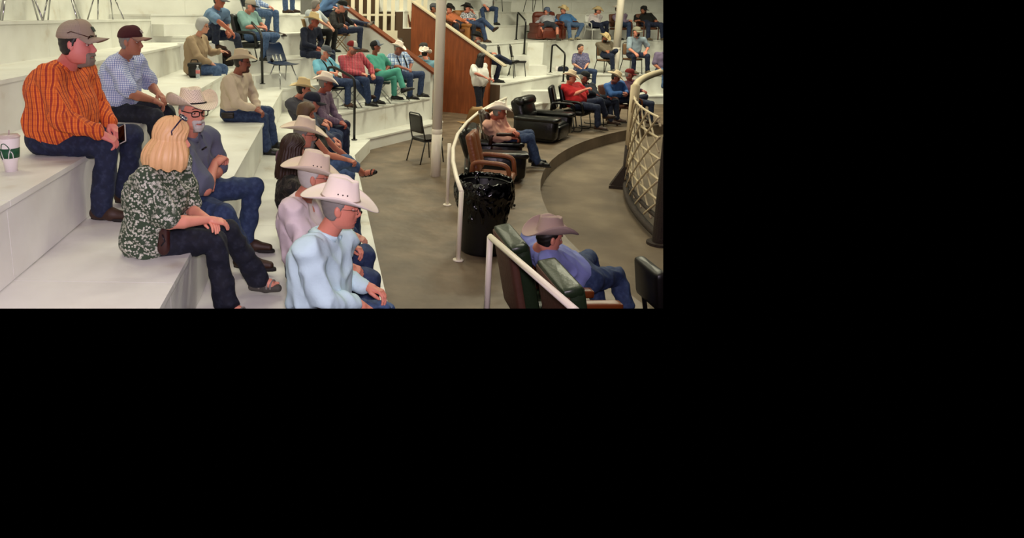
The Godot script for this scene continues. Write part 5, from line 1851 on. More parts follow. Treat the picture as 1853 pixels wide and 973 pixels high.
# joints of each person in metres: x, y, z of head, neck, shoulders, elbows, wrists, hips, knees, ankles (right, left)
var J := {
	"orange": [-1.74, 2.57, 4.51, -1.87, 2.42, 4.60, -1.88, 2.36, 4.37, -1.83, 2.36, 4.83, -1.80, 2.09, 4.28, -1.79, 2.09, 4.96, -1.58, 1.97, 4.38, -1.64, 1.97, 4.78, -2.02, 1.90, 4.50, -1.96, 1.89, 4.73, -1.56, 1.86, 4.45, -1.51, 1.87, 4.86, -1.62, 1.44, 4.41, -1.57, 1.45, 4.80],
	"maroon": [-1.82, 2.53, 5.99, -1.93, 2.39, 6.08, -1.94, 2.32, 5.89, -1.86, 2.33, 6.26, -1.80, 2.08, 5.80, -1.78, 2.09, 6.41, -1.65, 2.00, 5.98, -1.65, 2.03, 6.21, -2.04, 1.88, 6.03, -2.02, 1.89, 6.23, -1.62, 1.85, 5.91, -1.59, 1.85, 6.24, -1.60, 1.44, 5.93, -1.57, 1.44, 6.24],
	"polo": [-0.97, 2.11, 4.51, -1.03, 1.92, 4.60, -1.04, 1.83, 4.39, -0.93, 1.88, 4.80, -0.88, 1.57, 4.40, -0.86, 1.60, 4.89, -0.85, 1.70, 4.63, -0.89, 1.60, 4.62, -1.11, 1.40, 4.65, -1.06, 1.42, 4.86, -0.75, 1.40, 4.36, -0.62, 1.43, 5.01, -0.64, 1.03, 4.53, -0.69, 1.00, 4.99],
	"blonde": [-0.92, 2.06, 3.69, -1.00, 1.89, 3.76, -1.05, 1.84, 3.58, -0.94, 1.85, 3.94, -0.91, 1.62, 3.49, -0.89, 1.57, 3.92, -0.72, 1.59, 3.65, -0.75, 1.58, 3.72, -1.14, 1.41, 3.74, -1.08, 1.41, 3.93, -0.72, 1.39, 3.82, -0.68, 1.37, 4.09, -0.66, 0.99, 3.81, -0.50, 1.02, 4.16],
	"cream": [-1.20, 2.16, 8.78, -1.29, 1.98, 8.85, -1.36, 1.92, 8.66, -1.19, 1.93, 9.03, -1.28, 1.63, 8.63, -1.11, 1.67, 9.17, -1.03, 1.54, 8.67, -1.02, 1.52, 8.96, -1.40, 1.44, 8.80, -1.35, 1.45, 9.00, -0.94, 1.41, 8.77, -0.89, 1.44, 9.10, -0.89, 0.98, 8.76, -0.83, 1.01, 9.10],
	"blue": [0.05, 1.70, 3.55, -0.04, 1.52, 3.61, -0.13, 1.49, 3.40, 0.08, 1.42, 3.77, -0.05, 1.21, 3.36, -0.02, 1.16, 3.86, 0.14, 1.13, 3.52, 0.21, 1.14, 3.74, -0.11, 1.00, 3.48, -0.12, 0.99, 3.70, 0.30, 0.98, 3.67, 0.33, 0.95, 3.72, 0.31, 0.55, 3.63, 0.35, 0.54, 3.72],
	"white": [-0.12, 1.69, 4.30, -0.22, 1.52, 4.39, -0.27, 1.48, 4.20, -0.13, 1.46, 4.57, -0.15, 1.22, 4.10, -0.12, 1.17, 4.65, 0.09, 1.12, 4.13, 0.11, 1.13, 4.52, -0.19, 0.99, 4.26, -0.17, 0.98, 4.47, 0.26, 0.96, 4.26, 0.25, 0.99, 4.66, 0.27, 0.54, 4.21, 0.25, 0.56, 4.64],
	"camo": [-0.31, 1.70, 5.16, -0.35, 1.50, 5.15, -0.30, 1.42, 4.97, -0.31, 1.47, 5.33, -0.06, 1.21, 4.90, -0.27, 1.24, 5.45, 0.17, 1.09, 4.84, -0.06, 1.15, 5.39, -0.24, 1.01, 5.11, -0.24, 1.03, 5.30, 0.16, 0.92, 5.07, 0.15, 0.92, 5.34, 0.18, 0.54, 5.07, 0.17, 0.54, 5.35],
	"purplehat": [-0.26, 1.64, 6.19, -0.39, 1.50, 6.29, -0.45, 1.43, 6.10, -0.41, 1.44, 6.48, -0.28, 1.21, 6.00, -0.27, 1.18, 6.56, -0.05, 1.13, 6.10, -0.04, 1.12, 6.45, -0.23, 1.00, 6.17, -0.23, 0.99, 6.38, 0.21, 0.95, 6.12, 0.22, 0.95, 6.43, 0.23, 0.54, 6.12, 0.23, 0.54, 6.43],
	"vest": [-0.29, 1.68, 7.31, -0.24, 1.48, 7.33, -0.21, 1.45, 7.14, -0.13, 1.43, 7.49, -0.04, 1.23, 7.17, 0.04, 1.23, 7.56, 0.17, 1.20, 7.06, 0.23, 1.08, 7.60, -0.21, 1.00, 7.22, -0.21, 0.99, 7.41, 0.16, 1.17, 7.14, 0.20, 0.93, 7.46, 0.36, 0.97, 7.40, 0.21, 0.54, 7.46],
	"bluecap": [-0.26, 1.66, 8.39, -0.35, 1.50, 8.50, -0.30, 1.47, 8.31, -0.30, 1.47, 8.69, -0.21, 1.21, 8.22, -0.21, 1.21, 8.78, 0.01, 1.14, 8.33, 0.01, 1.14, 8.67, -0.24, 1.00, 8.40, -0.23, 1.00, 8.60, -0.02, 1.09, 8.77, 0.05, 1.10, 8.93, -0.01, 0.64, 8.75, 0.05, 0.65, 8.92],
	"strawhat": [-0.42, 1.69, 9.75, -0.54, 1.54, 9.85, -0.61, 1.48, 9.67, -0.47, 1.50, 10.04, -0.40, 1.31, 9.56, -0.36, 1.23, 10.09, -0.16, 1.20, 9.61, -0.12, 1.18, 9.97, -0.36, 1.05, 9.70, -0.34, 1.04, 9.90, 0.08, 0.96, 9.65, 0.10, 0.96, 9.95, 0.11, 0.54, 9.65, 0.11, 0.54, 9.95],
	"purpleplaid": [-0.09, 1.73, 10.23, -0.18, 1.56, 10.31, -0.23, 1.49, 10.12, -0.08, 1.50, 10.48, -0.14, 1.21, 10.05, 0.03, 1.23, 10.54, 0.11, 1.14, 10.05, 0.16, 1.10, 10.36, -0.22, 1.01, 10.24, -0.19, 1.02, 10.44, 0.21, 0.99, 10.12, 0.23, 1.01, 10.61, 0.21, 0.56, 10.13, 0.23, 0.57, 10.60],
	"oldlady": [-2.11, 2.60, 10.88, -2.23, 2.42, 10.93, -2.29, 2.37, 10.74, -2.16, 2.38, 11.12, -2.16, 2.11, 10.64, -2.08, 2.14, 11.27, -1.98, 2.00, 10.79, -1.87, 2.18, 11.12, -2.33, 1.89, 10.87, -2.28, 1.90, 11.07, -1.89, 1.89, 10.79, -1.84, 1.89, 11.16, -1.88, 1.46, 10.79, -1.84, 1.46, 11.15],
	"shortsleeve": [-2.00, 3.04, 11.92, -2.07, 2.89, 12.06, -2.15, 2.79, 11.87, -1.95, 2.82, 12.23, -1.99, 2.68, 11.63, -1.97, 2.63, 12.48, -1.81, 2.52, 11.76, -1.91, 2.51, 12.24, -2.32, 2.40, 12.18, -2.24, 2.43, 12.37, -2.05, 2.60, 11.83, -1.77, 2.38, 12.28, -2.13, 2.25, 12.10, -1.76, 2.13, 12.64],
	"tealpolo": [-1.66, 2.96, 13.63, -1.77, 2.83, 13.75, -1.84, 2.78, 13.57, -1.61, 2.79, 13.88, -1.71, 2.55, 13.43, -1.51, 2.60, 14.08, -1.44, 2.54, 13.45, -1.42, 2.57, 13.84, -1.67, 2.34, 13.53, -1.60, 2.33, 13.72, -1.30, 2.36, 13.28, -1.14, 2.36, 13.72, -1.39, 1.96, 13.36, -1.36, 2.10, 13.96],
	"plaidback": [-1.75, 3.57, 15.02, -1.83, 3.36, 15.03, -1.80, 3.32, 14.82, -1.77, 3.31, 15.22, -1.72, 3.08, 14.67, -1.64, 3.05, 15.28, -1.61, 2.91, 14.83, -1.42, 2.97, 15.16, -1.73, 2.83, 14.91, -1.71, 2.83, 15.11, -1.37, 2.80, 14.64, -1.26, 2.83, 15.13, -1.46, 2.45, 14.86, -1.26, 2.40, 15.13],
	"denimhat": [-0.39, 2.66, 14.52, -0.48, 2.51, 14.69, -0.60, 2.45, 14.50, -0.31, 2.45, 14.83, -0.59, 2.16, 14.34, -0.23, 2.20, 15.04, -0.34, 2.09, 14.47, -0.28, 2.07, 14.79, -0.60, 1.93, 14.65, -0.50, 1.94, 14.86, -0.27, 1.94, 14.28, 0.02, 1.95, 14.88, -0.24, 1.46, 14.30, 0.01, 1.47, 14.87],
	"whiteblouse": [-0.36, 2.99, 15.14, -0.44, 2.88, 15.29, -0.53, 2.83, 15.11, -0.30, 2.82, 15.43, -0.28, 2.66, 15.09, -0.10, 2.62, 15.50, -0.06, 2.52, 15.08, -0.00, 2.51, 15.30, -0.42, 2.38, 15.16, -0.36, 2.36, 15.35, -0.04, 2.41, 14.95, 0.08, 2.42, 15.39, -0.12, 2.03, 15.08, 0.04, 2.02, 15.47],
	"blackplaid": [0.24, 2.98, 15.62, 0.12, 2.89, 15.79, 0.02, 2.75, 15.64, 0.31, 2.85, 15.92, 0.08, 2.54, 15.41, 0.32, 2.73, 16.21, 0.26, 2.55, 15.63, 0.54, 2.57, 16.25, 0.19, 2.40, 16.00, 0.15, 2.45, 16.20, 0.69, 2.45, 15.98, 0.48, 2.63, 16.50, 0.67, 2.00, 16.02, 0.90, 2.55, 16.39],
	"bluetop": [0.10, 3.44, 16.05, 0.05, 3.23, 16.05, -0.03, 3.15, 15.87, 0.14, 3.15, 16.21, -0.22, 2.95, 15.96, -0.05, 3.07, 16.41, 0.03, 2.97, 15.97, 0.15, 2.96, 16.30, -0.28, 2.82, 16.11, -0.22, 2.85, 16.30, 0.15, 2.80, 15.98, 0.22, 2.80, 16.27, 0.17, 2.39, 15.98, 0.22, 2.39, 16.27],
	"jeanstop": [-1.29, 4.04, 16.55, -1.36, 3.84, 16.57, -1.41, 3.78, 16.38, -1.28, 3.79, 16.75, -1.38, 3.51, 16.29, -1.20, 3.51, 16.80, -1.14, 3.45, 16.31, -1.02, 3.45, 16.63, -1.45, 3.32, 16.50, -1.38, 3.32, 16.68, -1.13, 3.32, 16.19, -0.96, 3.31, 16.55, -1.12, 2.92, 16.27, -0.98, 2.93, 16.69],
	"suspblue": [-0.12, 2.05, 13.23, -0.19, 1.89, 13.34, -0.31, 1.83, 13.20, -0.05, 1.86, 13.47, -0.27, 1.67, 12.97, 0.14, 1.67, 13.57, -0.01, 1.66, 12.98, 0.09, 1.64, 13.33, -0.07, 1.43, 13.15, 0.04, 1.43, 13.31, 0.33, 1.45, 13.27, 0.49, 1.43, 13.28, 0.33, 1.03, 13.24, 0.71, 1.15, 13.44],
	"redplaid": [0.42, 2.12, 13.68, 0.37, 1.96, 13.81, 0.21, 1.89, 13.63, 0.60, 1.93, 13.90, 0.32, 1.64, 13.51, 0.82, 1.71, 13.92, 0.61, 1.60, 13.49, 0.86, 1.57, 13.70, 0.43, 1.46, 13.66, 0.56, 1.45, 13.86, 0.70, 1.47, 13.31, 1.03, 1.44, 13.84, 0.76, 1.04, 13.34, 0.95, 1.02, 13.86],
	"scrubs": [0.95, 2.11, 14.30, 0.93, 1.93, 14.38, 0.81, 1.87, 14.23, 1.11, 1.88, 14.45, 0.90, 1.63, 14.12, 1.28, 1.69, 14.58, 1.11, 1.59, 14.24, 1.18, 1.59, 14.38, 1.02, 1.46, 14.22, 1.05, 1.43, 14.41, 1.43, 1.60, 14.17, 1.39, 1.42, 14.65, 1.55, 1.23, 14.06, 1.41, 1.01, 14.60],
	"plaidsusp": [1.50, 2.06, 14.84, 1.49, 1.92, 14.99, 1.33, 1.85, 14.88, 1.67, 1.88, 15.06, 1.41, 1.67, 14.67, 1.84, 1.70, 15.20, 1.66, 1.61, 14.64, 1.79, 1.59, 14.98, 1.54, 1.43, 14.82, 1.63, 1.41, 15.00, 1.73, 1.47, 14.44, 2.07, 1.46, 15.00, 1.74, 1.04, 14.45, 2.04, 1.03, 15.00],
	"vesthat": [2.42, 1.82, 17.05, 2.47, 1.63, 16.97, 2.64, 1.57, 16.88, 2.31, 1.56, 17.07, 2.72, 1.30, 16.83, 2.26, 1.27, 17.09, 2.74, 1.25, 17.08, 2.48, 1.25, 17.23, 2.57, 1.10, 16.89, 2.39, 1.09, 16.98, 2.51, 0.67, 16.84, 2.40, 0.65, 17.00, 2.65, 0.31, 16.97, 2.40, 0.24, 17.00],
	"vestcap": [2.50, 1.91, 17.99, 2.47, 1.69, 17.96, 2.58, 1.62, 17.80, 2.38, 1.61, 18.13, 2.62, 1.34, 17.72, 2.35, 1.32, 18.19, 2.76, 1.29, 17.94, 2.61, 1.29, 18.20, 2.51, 1.14, 17.85, 2.41, 1.14, 18.03, 2.53, 0.69, 17.86, 2.43, 0.69, 18.04, 2.53, 0.27, 17.86, 2.43, 0.27, 18.04],
	"standwoman": [3.75, 1.74, 16.47, 3.70, 1.56, 16.55, 3.55, 1.51, 16.46, 3.88, 1.53, 16.63, 3.57, 1.37, 16.22, 3.88, 1.27, 16.73, 3.80, 1.28, 16.19, 4.03, 1.21, 16.54, 3.68, 1.07, 16.45, 3.82, 1.07, 16.59, 3.73, 0.65, 16.42, 3.80, 0.65, 16.60, 3.73, 0.26, 16.42, 3.81, 0.26, 16.60],
	"blackcapman": [2.94, 2.99, 19.31, 2.95, 2.85, 19.46, 2.81, 2.85, 19.32, 2.96, 2.85, 19.67, 2.59, 2.66, 19.31, 2.82, 2.65, 19.81, 2.84, 2.62, 19.30, 2.99, 2.62, 19.63, 2.57, 2.49, 19.51, 2.65, 2.48, 19.70, 2.94, 2.45, 19.28, 3.07, 2.45, 19.56, 2.95, 2.04, 19.28, 3.08, 2.04, 19.55],
	"peachblackhat": [3.58, 2.98, 20.35, 3.61, 2.83, 20.49, 3.47, 2.76, 20.36, 3.78, 2.78, 20.59, 3.45, 2.72, 20.07, 3.98, 2.64, 20.43, 3.65, 2.62, 19.95, 4.07, 2.60, 20.19, 3.77, 2.49, 20.11, 3.91, 2.47, 20.25, 3.70, 2.47, 19.67, 4.28, 2.45, 20.00, 3.75, 2.06, 19.69, 4.28, 2.04, 20.00],
	"plaidblackhat": [4.19, 3.00, 20.66, 4.16, 2.86, 20.82, 3.98, 2.77, 20.75, 4.36, 2.80, 20.87, 4.02, 2.64, 20.48, 4.56, 2.73, 21.08, 4.25, 2.67, 20.35, 4.42, 2.90, 20.92, 4.15, 2.54, 20.36, 4.31, 2.47, 20.48, 4.57, 2.49, 20.16, 4.56, 2.66, 20.14, 4.68, 2.07, 20.12, 4.88, 2.38, 20.10],
	"whiteshirttop": [5.40, 3.72, 22.97, 5.35, 3.51, 23.01, 5.15, 3.43, 22.96, 5.55, 3.44, 23.01, 5.23, 3.16, 23.07, 5.63, 3.27, 23.25, 5.29, 3.06, 22.82, 5.48, 3.07, 23.16, 5.30, 2.99, 23.16, 5.49, 3.02, 23.25, 5.12, 2.96, 22.74, 5.63, 3.00, 22.81, 5.23, 2.54, 22.73, 5.63, 2.56, 22.83],
	"whitebeard": [3.97, 2.18, 18.06, 4.00, 1.99, 18.16, 3.85, 1.93, 18.03, 4.20, 1.93, 18.22, 3.98, 1.83, 17.77, 4.11, 1.70, 18.05, 4.21, 1.75, 17.66, 4.36, 1.76, 17.97, 4.09, 1.61, 17.75, 4.15, 1.53, 17.93, 4.52, 1.53, 17.64, 4.51, 1.69, 17.70, 4.44, 1.10, 17.65, 4.86, 1.53, 17.86],
	"recliner": [7.63, 2.94, 23.68, 7.64, 2.76, 23.81, 7.42, 2.69, 23.78, 7.87, 2.72, 23.77, 7.28, 2.47, 23.65, 7.96, 2.49, 23.60, 7.52, 2.43, 23.53, 7.73, 2.43, 23.48, 7.52, 2.48, 23.35, 7.74, 2.46, 23.38, 7.26, 2.36, 23.00, 7.79, 2.36, 22.94, 7.45, 2.03, 23.18, 7.74, 2.04, 22.67],
	"bluehatfar": [8.21, 2.98, 23.65, 8.26, 2.81, 23.78, 8.06, 2.73, 23.76, 8.48, 2.76, 23.75, 7.95, 2.54, 23.55, 8.65, 2.57, 23.58, 8.21, 2.56, 23.43, 8.38, 2.56, 23.55, 8.17, 2.49, 23.33, 8.38, 2.46, 23.37, 8.16, 2.48, 22.87, 8.68, 2.47, 23.02, 8.22, 2.04, 22.85, 8.53, 2.06, 23.07],
	"whitehatfar": [9.42, 2.94, 23.62, 9.38, 2.81, 23.78, 9.18, 2.73, 23.79, 9.58, 2.73, 23.76, 9.19, 2.64, 23.51, 9.44, 2.62, 23.52, 9.30, 2.51, 23.31, 9.37, 2.84, 23.41, 9.16, 2.47, 23.39, 9.35, 2.41, 23.45, 9.30, 2.47, 22.96, 9.55, 2.54, 23.07, 9.50, 2.11, 23.06, 9.65, 2.22, 23.31],
	"purplefar": [10.14, 3.01, 23.64, 10.23, 2.83, 23.73, 10.02, 2.77, 23.73, 10.43, 2.78, 23.68, 9.96, 2.71, 23.45, 10.31, 2.57, 23.50, 9.96, 2.56, 23.23, 10.40, 2.61, 23.26, 10.06, 2.50, 23.32, 10.24, 2.44, 23.38, 9.87, 2.47, 22.91, 10.26, 2.49, 22.93, 9.94, 2.05, 22.90, 10.29, 2.06, 22.95],
	"blackshirtfar": [11.01, 2.98, 23.57, 11.08, 2.83, 23.73, 10.85, 2.75, 23.72, 11.31, 2.80, 23.68, 10.73, 2.60, 23.48, 11.42, 2.60, 23.47, 10.99, 2.62, 23.35, 11.32, 2.61, 23.22, 10.96, 2.50, 23.29, 11.18, 2.46, 23.33, 10.88, 2.47, 22.83, 11.35, 2.48, 22.90, 10.93, 2.04, 22.86, 11.43, 2.04, 22.86],
	"seatedwoman": [7.41, 1.83, 19.65, 7.46, 1.67, 19.77, 7.28, 1.61, 19.71, 7.66, 1.61, 19.80, 7.20, 1.37, 19.55, 7.66, 1.39, 19.61, 7.40, 1.24, 19.45, 7.51, 1.22, 19.49, 7.39, 1.15, 19.68, 7.59, 1.15, 19.71, 7.46, 1.17, 19.25, 7.75, 1.17, 19.30, 7.46, 0.76, 19.22, 7.75, 0.76, 19.30],
	"tanhat": [8.69, 2.09, 21.05, 8.73, 1.94, 21.19, 8.54, 1.88, 21.18, 8.94, 1.90, 21.16, 8.53, 1.79, 20.90, 8.98, 1.71, 20.94, 8.61, 1.70, 20.68, 8.76, 1.69, 20.82, 8.63, 1.55, 20.85, 8.81, 1.51, 20.90, 8.69, 1.56, 20.41, 8.84, 1.71, 20.51, 8.77, 1.15, 20.45, 8.78, 1.50, 20.86],
	"lightcap": [9.31, 2.30, 20.26, 9.38, 2.13, 20.38, 9.17, 2.07, 20.36, 9.59, 2.06, 20.34, 9.13, 1.78, 20.24, 9.78, 1.82, 20.39, 9.21, 1.67, 20.00, 9.63, 1.71, 20.19, 9.28, 1.58, 20.49, 9.49, 1.59, 20.54, 9.20, 1.56, 20.02, 9.64, 1.57, 20.09, 9.26, 1.13, 20.11, 9.71, 1.13, 20.14],
	"purpleedge": [9.83, 1.90, 19.35, 9.83, 1.70, 19.45, 9.63, 1.65, 19.49, 10.03, 1.64, 19.48, 9.56, 1.36, 19.44, 10.10, 1.38, 19.35, 9.67, 1.23, 19.24, 10.00, 1.30, 19.12, 9.72, 1.16, 19.46, 9.93, 1.16, 19.46, 9.67, 1.18, 19.01, 9.98, 1.18, 19.01, 9.67, 0.76, 19.00, 9.98, 0.76, 19.00],
	"redpolo": [5.59, 1.36, 15.26, 5.59, 1.19, 15.39, 5.42, 1.13, 15.23, 5.82, 1.16, 15.46, 5.60, 0.98, 15.05, 6.03, 0.97, 15.35, 5.83, 1.11, 14.97, 5.78, 0.98, 15.43, 5.68, 0.73, 15.09, 5.83, 0.71, 15.27, 6.13, 0.70, 14.95, 6.25, 0.84, 15.11, 6.19, 0.27, 14.97, 6.45, 0.48, 15.22],
	"darkcap": [6.15, 1.31, 15.90, 6.20, 1.12, 15.96, 6.07, 1.06, 15.81, 6.40, 1.09, 16.02, 6.18, 0.99, 15.55, 6.52, 0.83, 15.99, 6.37, 0.91, 15.70, 6.70, 0.84, 15.81, 6.38, 0.72, 15.65, 6.48, 0.68, 15.81, 6.78, 0.68, 15.81, 6.92, 0.73, 15.80, 6.83, 0.27, 15.77, 7.00, 0.31, 15.83],
	"bluehat": [6.88, 1.31, 15.83, 6.91, 1.18, 16.00, 6.73, 1.09, 15.93, 7.11, 1.14, 16.02, 6.75, 0.92, 15.69, 7.30, 0.93, 16.12, 7.01, 0.95, 15.71, 7.18, 0.93, 15.89, 6.98, 0.70, 16.13, 7.13, 0.73, 16.26, 7.44, 0.73, 16.11, 7.59, 0.78, 16.16, 7.54, 0.31, 16.06, 7.67, 0.34, 16.18],
	"redcap": [7.39, 1.35, 16.25, 7.48, 1.18, 16.33, 7.31, 1.11, 16.23, 7.68, 1.13, 16.34, 7.39, 0.92, 16.02, 7.64, 0.93, 16.55, 7.57, 0.92, 16.20, 7.80, 0.93, 16.35, 7.50, 0.67, 16.21, 7.59, 0.67, 16.40, 7.88, 0.65, 15.98, 7.99, 0.76, 16.56, 7.89, 0.24, 15.98, 7.96, 0.33, 16.60],
	"peachhat": [2.85, 1.17, 10.99, 2.74, 1.06, 11.13, 2.66, 0.95, 10.97, 2.93, 1.06, 11.22, 2.82, 0.71, 11.06, 3.06, 0.79, 11.27, 3.08, 0.72, 11.01, 3.12, 0.82, 11.01, 2.97, 0.60, 11.19, 3.04, 0.63, 11.38, 3.44, 0.70, 11.11, 3.50, 0.72, 11.36, 3.58, 0.28, 11.11, 3.60, 0.29, 11.36],
	"greyhat": [1.68, 1.09, 4.79, 1.62, 0.94, 4.93, 1.68, 0.92, 4.74, 1.65, 0.95, 5.13, 1.88, 0.76, 4.89, 1.87, 0.76, 5.06, 2.05, 0.62, 5.04, 2.07, 0.64, 5.16, 2.07, 0.67, 4.93, 2.04, 0.68, 5.13, 2.42, 0.60, 5.20, 2.30, 0.64, 5.50, 2.49, 0.24, 5.01, 2.37, 0.24, 5.40],
}

# ------------------------------------------------------------------ who sits where
func build_people() -> void:
	var denim := patterned("denim", 5.0, 0.85)
	var dark := patterned("denim_dark", 5.0, 0.85)
	var navy := patterned("denim_navy", 5.0, 0.85)
	var light := patterned("denim_light", 5.0, 0.85)
	var felt := mat(Color(0.87, 0.8, 0.72), 0.85)
	var white_felt := mat(Color(0.93, 0.88, 0.83), 0.85)
	var straw := mat(Color(1, 1, 1), 0.7, 0.0, texs.straw, 12.0)
	var meshy := mat(Color(1, 1, 1), 0.7, 0.0, texs.mesh_hat, 15.0)
	var grey_hair := mat(Color(0.5, 0.48, 0.46), 0.6, 0.0, null, 8.0, 1.5, 0.06)
	var white_hair := mat(Color(0.75, 0.73, 0.7), 0.6)
	var dark_hair := mat(Color(0.08, 0.055, 0.04), 0.5)
	var brown_hair := mat(Color(0.2, 0.12, 0.075), 0.45, 0.0, null, 8.0, 2.0, 0.06)
	var black_frame := mat(Color(0.02, 0.02, 0.02), 0.25)
	var wire := mat(Color(0.3, 0.28, 0.26), 0.3, 0.6)
	var leather := mat(Color(0.16, 0.09, 0.05), 0.5)
	var black_boot := mat(Color(0.03, 0.025, 0.025), 0.4)
	var brown_boot := mat(Color(0.22, 0.13, 0.08), 0.55)
	var red_skin := Color(0.83, 0.53, 0.44)
	var pale := Color(0.8, 0.57, 0.47)
	var tan_skin := Color(0.62, 0.38, 0.28)
	var black := cloth(Color(0.025, 0.025, 0.028))
	var o: Node3D
	o = add("orange", {label = "heavy man in orange plaid shirt and tan mesh cap holding a phone", seat = 1.8, skin = Color(0.84, 0.49, 0.45), fat = 1.0, wide = 1.15, shirt = patterned("orange_plaid", 13.0), trousers = navy, hat = "cap", hat_mat = mat(Color.WHITE, 0.8, 0.0, texs.trucker, 40.0), cap_front = cloth(Color(0.62, 0.54, 0.45)), bill_mat = cloth(Color(0.62, 0.54, 0.46)), hair = dark_hair, beard = "goatee", beard_mat = mat(Color(0.5, 0.45, 0.4), 0.8), shoe_mat = brown_boot, hy = 2.0, hp = 4.0, curl = 0.75, hat_tilt = -4.0, belt = leather, badge = cloth(Color(0.2, 0.25, 0.2)), toe0 = -12.0, toe1 = -5.0, folds = 0.012, head = 1.06})
	sunglasses(o, mat(Color(0.25, 0.1, 0.06), 0.3), 0.0)
	o = add("maroon", {label = "man in white and blue check shirt and maroon cap with folded sunglasses brim", seat = 1.8, skin = Color(0.68, 0.44, 0.34), shirt = patterned("blue_check", 32.0), sleeve = "short", trousers = dark, hat = "cap", hat_mat = cloth(Color(0.27, 0.06, 0.09)), bill_mat = cloth(Color(0.55, 0.4, 0.34)), badge = cloth(Color(0.65, 0.6, 0.58)), hair = grey_hair, hy = -6.0, hp = 4.0, hat_tilt = -4.0, curl = 0.6, fat = 0.25, belt = leather, folds = 0.014})
	o = add("polo", {label = "man in grey polo with white goatee, black glasses and mesh cowboy hat, arms crossed", seat = 1.35, skin = red_skin, fat = 0.4, shirt = cloth(Color(0.36, 0.38, 0.46)), sleeve = "short", trousers = denim, hat = "cowboy", hat_mat = meshy, band = black, band_w = 0.009, curl_brim = 0.085, hat_tilt = -7.0, brim = 1.06, hair = grey_hair, beard = "goatee", beard_mat = white_hair, glasses = black_frame, glasses_r = 0.0036, hy = -48.0, hp = 4.0, curl = 0.9, belt = leather, shoe_mat = brown_boot, crown = 0.11})
	pocket_mark(o)
	o = add("blonde", {label = "blonde woman in green and white floral blouse and dark jeans, wearing sandals", seat = 1.35, clip = true, woman = true, skin = Color(0.9, 0.6, 0.5), wide = 1.05, shirt = patterned("floral", 4.6), sleeve = "short", untucked = true, collar = false, trousers = dark, cut = "bob", hair = mat(Color(1, 1, 1), 0.5, 0.0, texs.hair_blonde, 11.0), brow = mat(Color(0.5, 0.36, 0.24), 0.9), hy = 14.0, hp = 6.0, shoe = "sandal", shoe_mat = mat(Color(0.28, 0.27, 0.24), 0.7), toe0 = -14.0, toe1 = -8.0, curl = 0.35, hide_hand = -1, cuff = 0.074, folds = 0.02, fat = 0.15})
	headband(o)
	o = add("cream", {label = "man in cream long sleeved shirt and felt cowboy hat sitting alone on the tier", seat = 1.35, skin = Color(0.56, 0.32, 0.25), shirt = cloth(Color(0.8, 0.72, 0.62)), trousers = denim, hat = "cowboy", hat_mat = mat(Color(0.75, 0.68, 0.58), 0.85), hair = dark_hair, beard = "goatee", beard_mat = mat(Color(0.25, 0.12, 0.08), 0.8), glasses = black_frame, hy = 2.0, hp = 5.0, hat_tilt = -8.0, curl_brim = 0.06, belt = leather, shoe_mat = black_boot, fat = 0.2, curl = 0.7})
	var holster := thing("belt_pouch", "brown leather pouch on the belt of the man in the cream shirt", "pouch", o.position + Vector3(-0.02, 0.1, 0.225))
	part("pouch", soft_box_mesh(Vector3(0.17, 0.08, 0.045), 0.02), mat(Color(0.1, 0.04, 0.025), 0.45), holster)
	part("flap", soft_box_mesh(Vector3(0.175, 0.035, 0.05), 0.012), mat(Color(0.08, 0.035, 0.02), 0.45), holster, Transform3D(Basis(), Vector3(0, 0.025, 0.002)))
	add("blue", {label = "man in pale blue shirt and white cowboy hat with eyelets, nearest the camera", seat = 0.9, clip = true, skin = Color(0.86, 0.54, 0.45), fat = 0.35, wide = 1.1, shirt = cloth(Color(0.77, 0.9, 0.93)), trousers = light, hat = "cowboy", hat_mat = white_felt, band = mat(Color(0.6, 0.52, 0.45), 0.7), band_w = 0.007, eyelets = true, curl_brim = 0.045, hat_tilt = 4.0, brim = 1.1, crown = 0.122, hair = grey_hair, glasses = wire, glasses_r = 0.0014, hy = -4.0, hp = 6.0, shoe = "none", watch0 = mat(Color(0.75, 0.72, 0.66), 0.25, 0.8), folds = 0.012, hdir0 = Vector3(0.8, -0.5, -0.3), curl = 0.6})
	add("white", {label = "man in white shirt with grey sideburns and cream cowboy hat with brown eyelets", seat = 0.9, clip = true, skin = red_skin, fat = 0.2, shirt = cloth(Color(0.9, 0.83, 0.84)), trousers = denim, hat = "cowboy", hat_mat = felt, eyelets = true, curl_brim = 0.05, hat_tilt = 8.0, brim = 1.08, crown = 0.122, hair = white_hair, glasses = wire, glasses_r = 0.0014, hy = 4.0, hp = 5.0, shoe = "none", folds = 0.012, curl = 0.7})
	add("camo", {label = "girl in black camouflage top with long brown hair between two hat wearers", seat = 0.9, woman = true, skin = pale, shirt = patterned("camo", 2.0), collar = false, trousers = denim, cut = "long", hair = brown_hair, hy = 12.0, hp = 6.0, shoe = "none", watch0 = black_frame, sleeve = "short"})
	add("purplehat", {label = "man in mauve shirt, dark glasses and broad cream hat behind the girl in camouflage", seat = 0.9, skin = red_skin, shirt = cloth(Color(0.43, 0.27, 0.38)), trousers = denim, hat = "cowboy", hat_mat = felt, curl_brim = 0.055, brim = 1.15, hat_tilt = 6.0, hair = grey_hair, glasses = black_frame, beard = "goatee", beard_mat = grey_hair, hy = 2.0, hp = 5.0, shoe = "none"})
	add("vest", {label = "woman in black sleeveless vest with black sandals and clasped hands", seat = 0.9, woman = true, skin = Color(0.72, 0.44, 0.34), shirt = black, sleeve = "none", collar = false, trousers = light, hem = 0.55, cut = "thick", hair = mat(Color(0.36, 0.26, 0.17), 0.5, 0.0, null, 8.0, 2.0, 0.06), hy = 4.0, hp = 10.0, shoe = "sandal", shoe_mat = black_boot, strap_mat = black_boot, free0 = true, curl = 0.9})
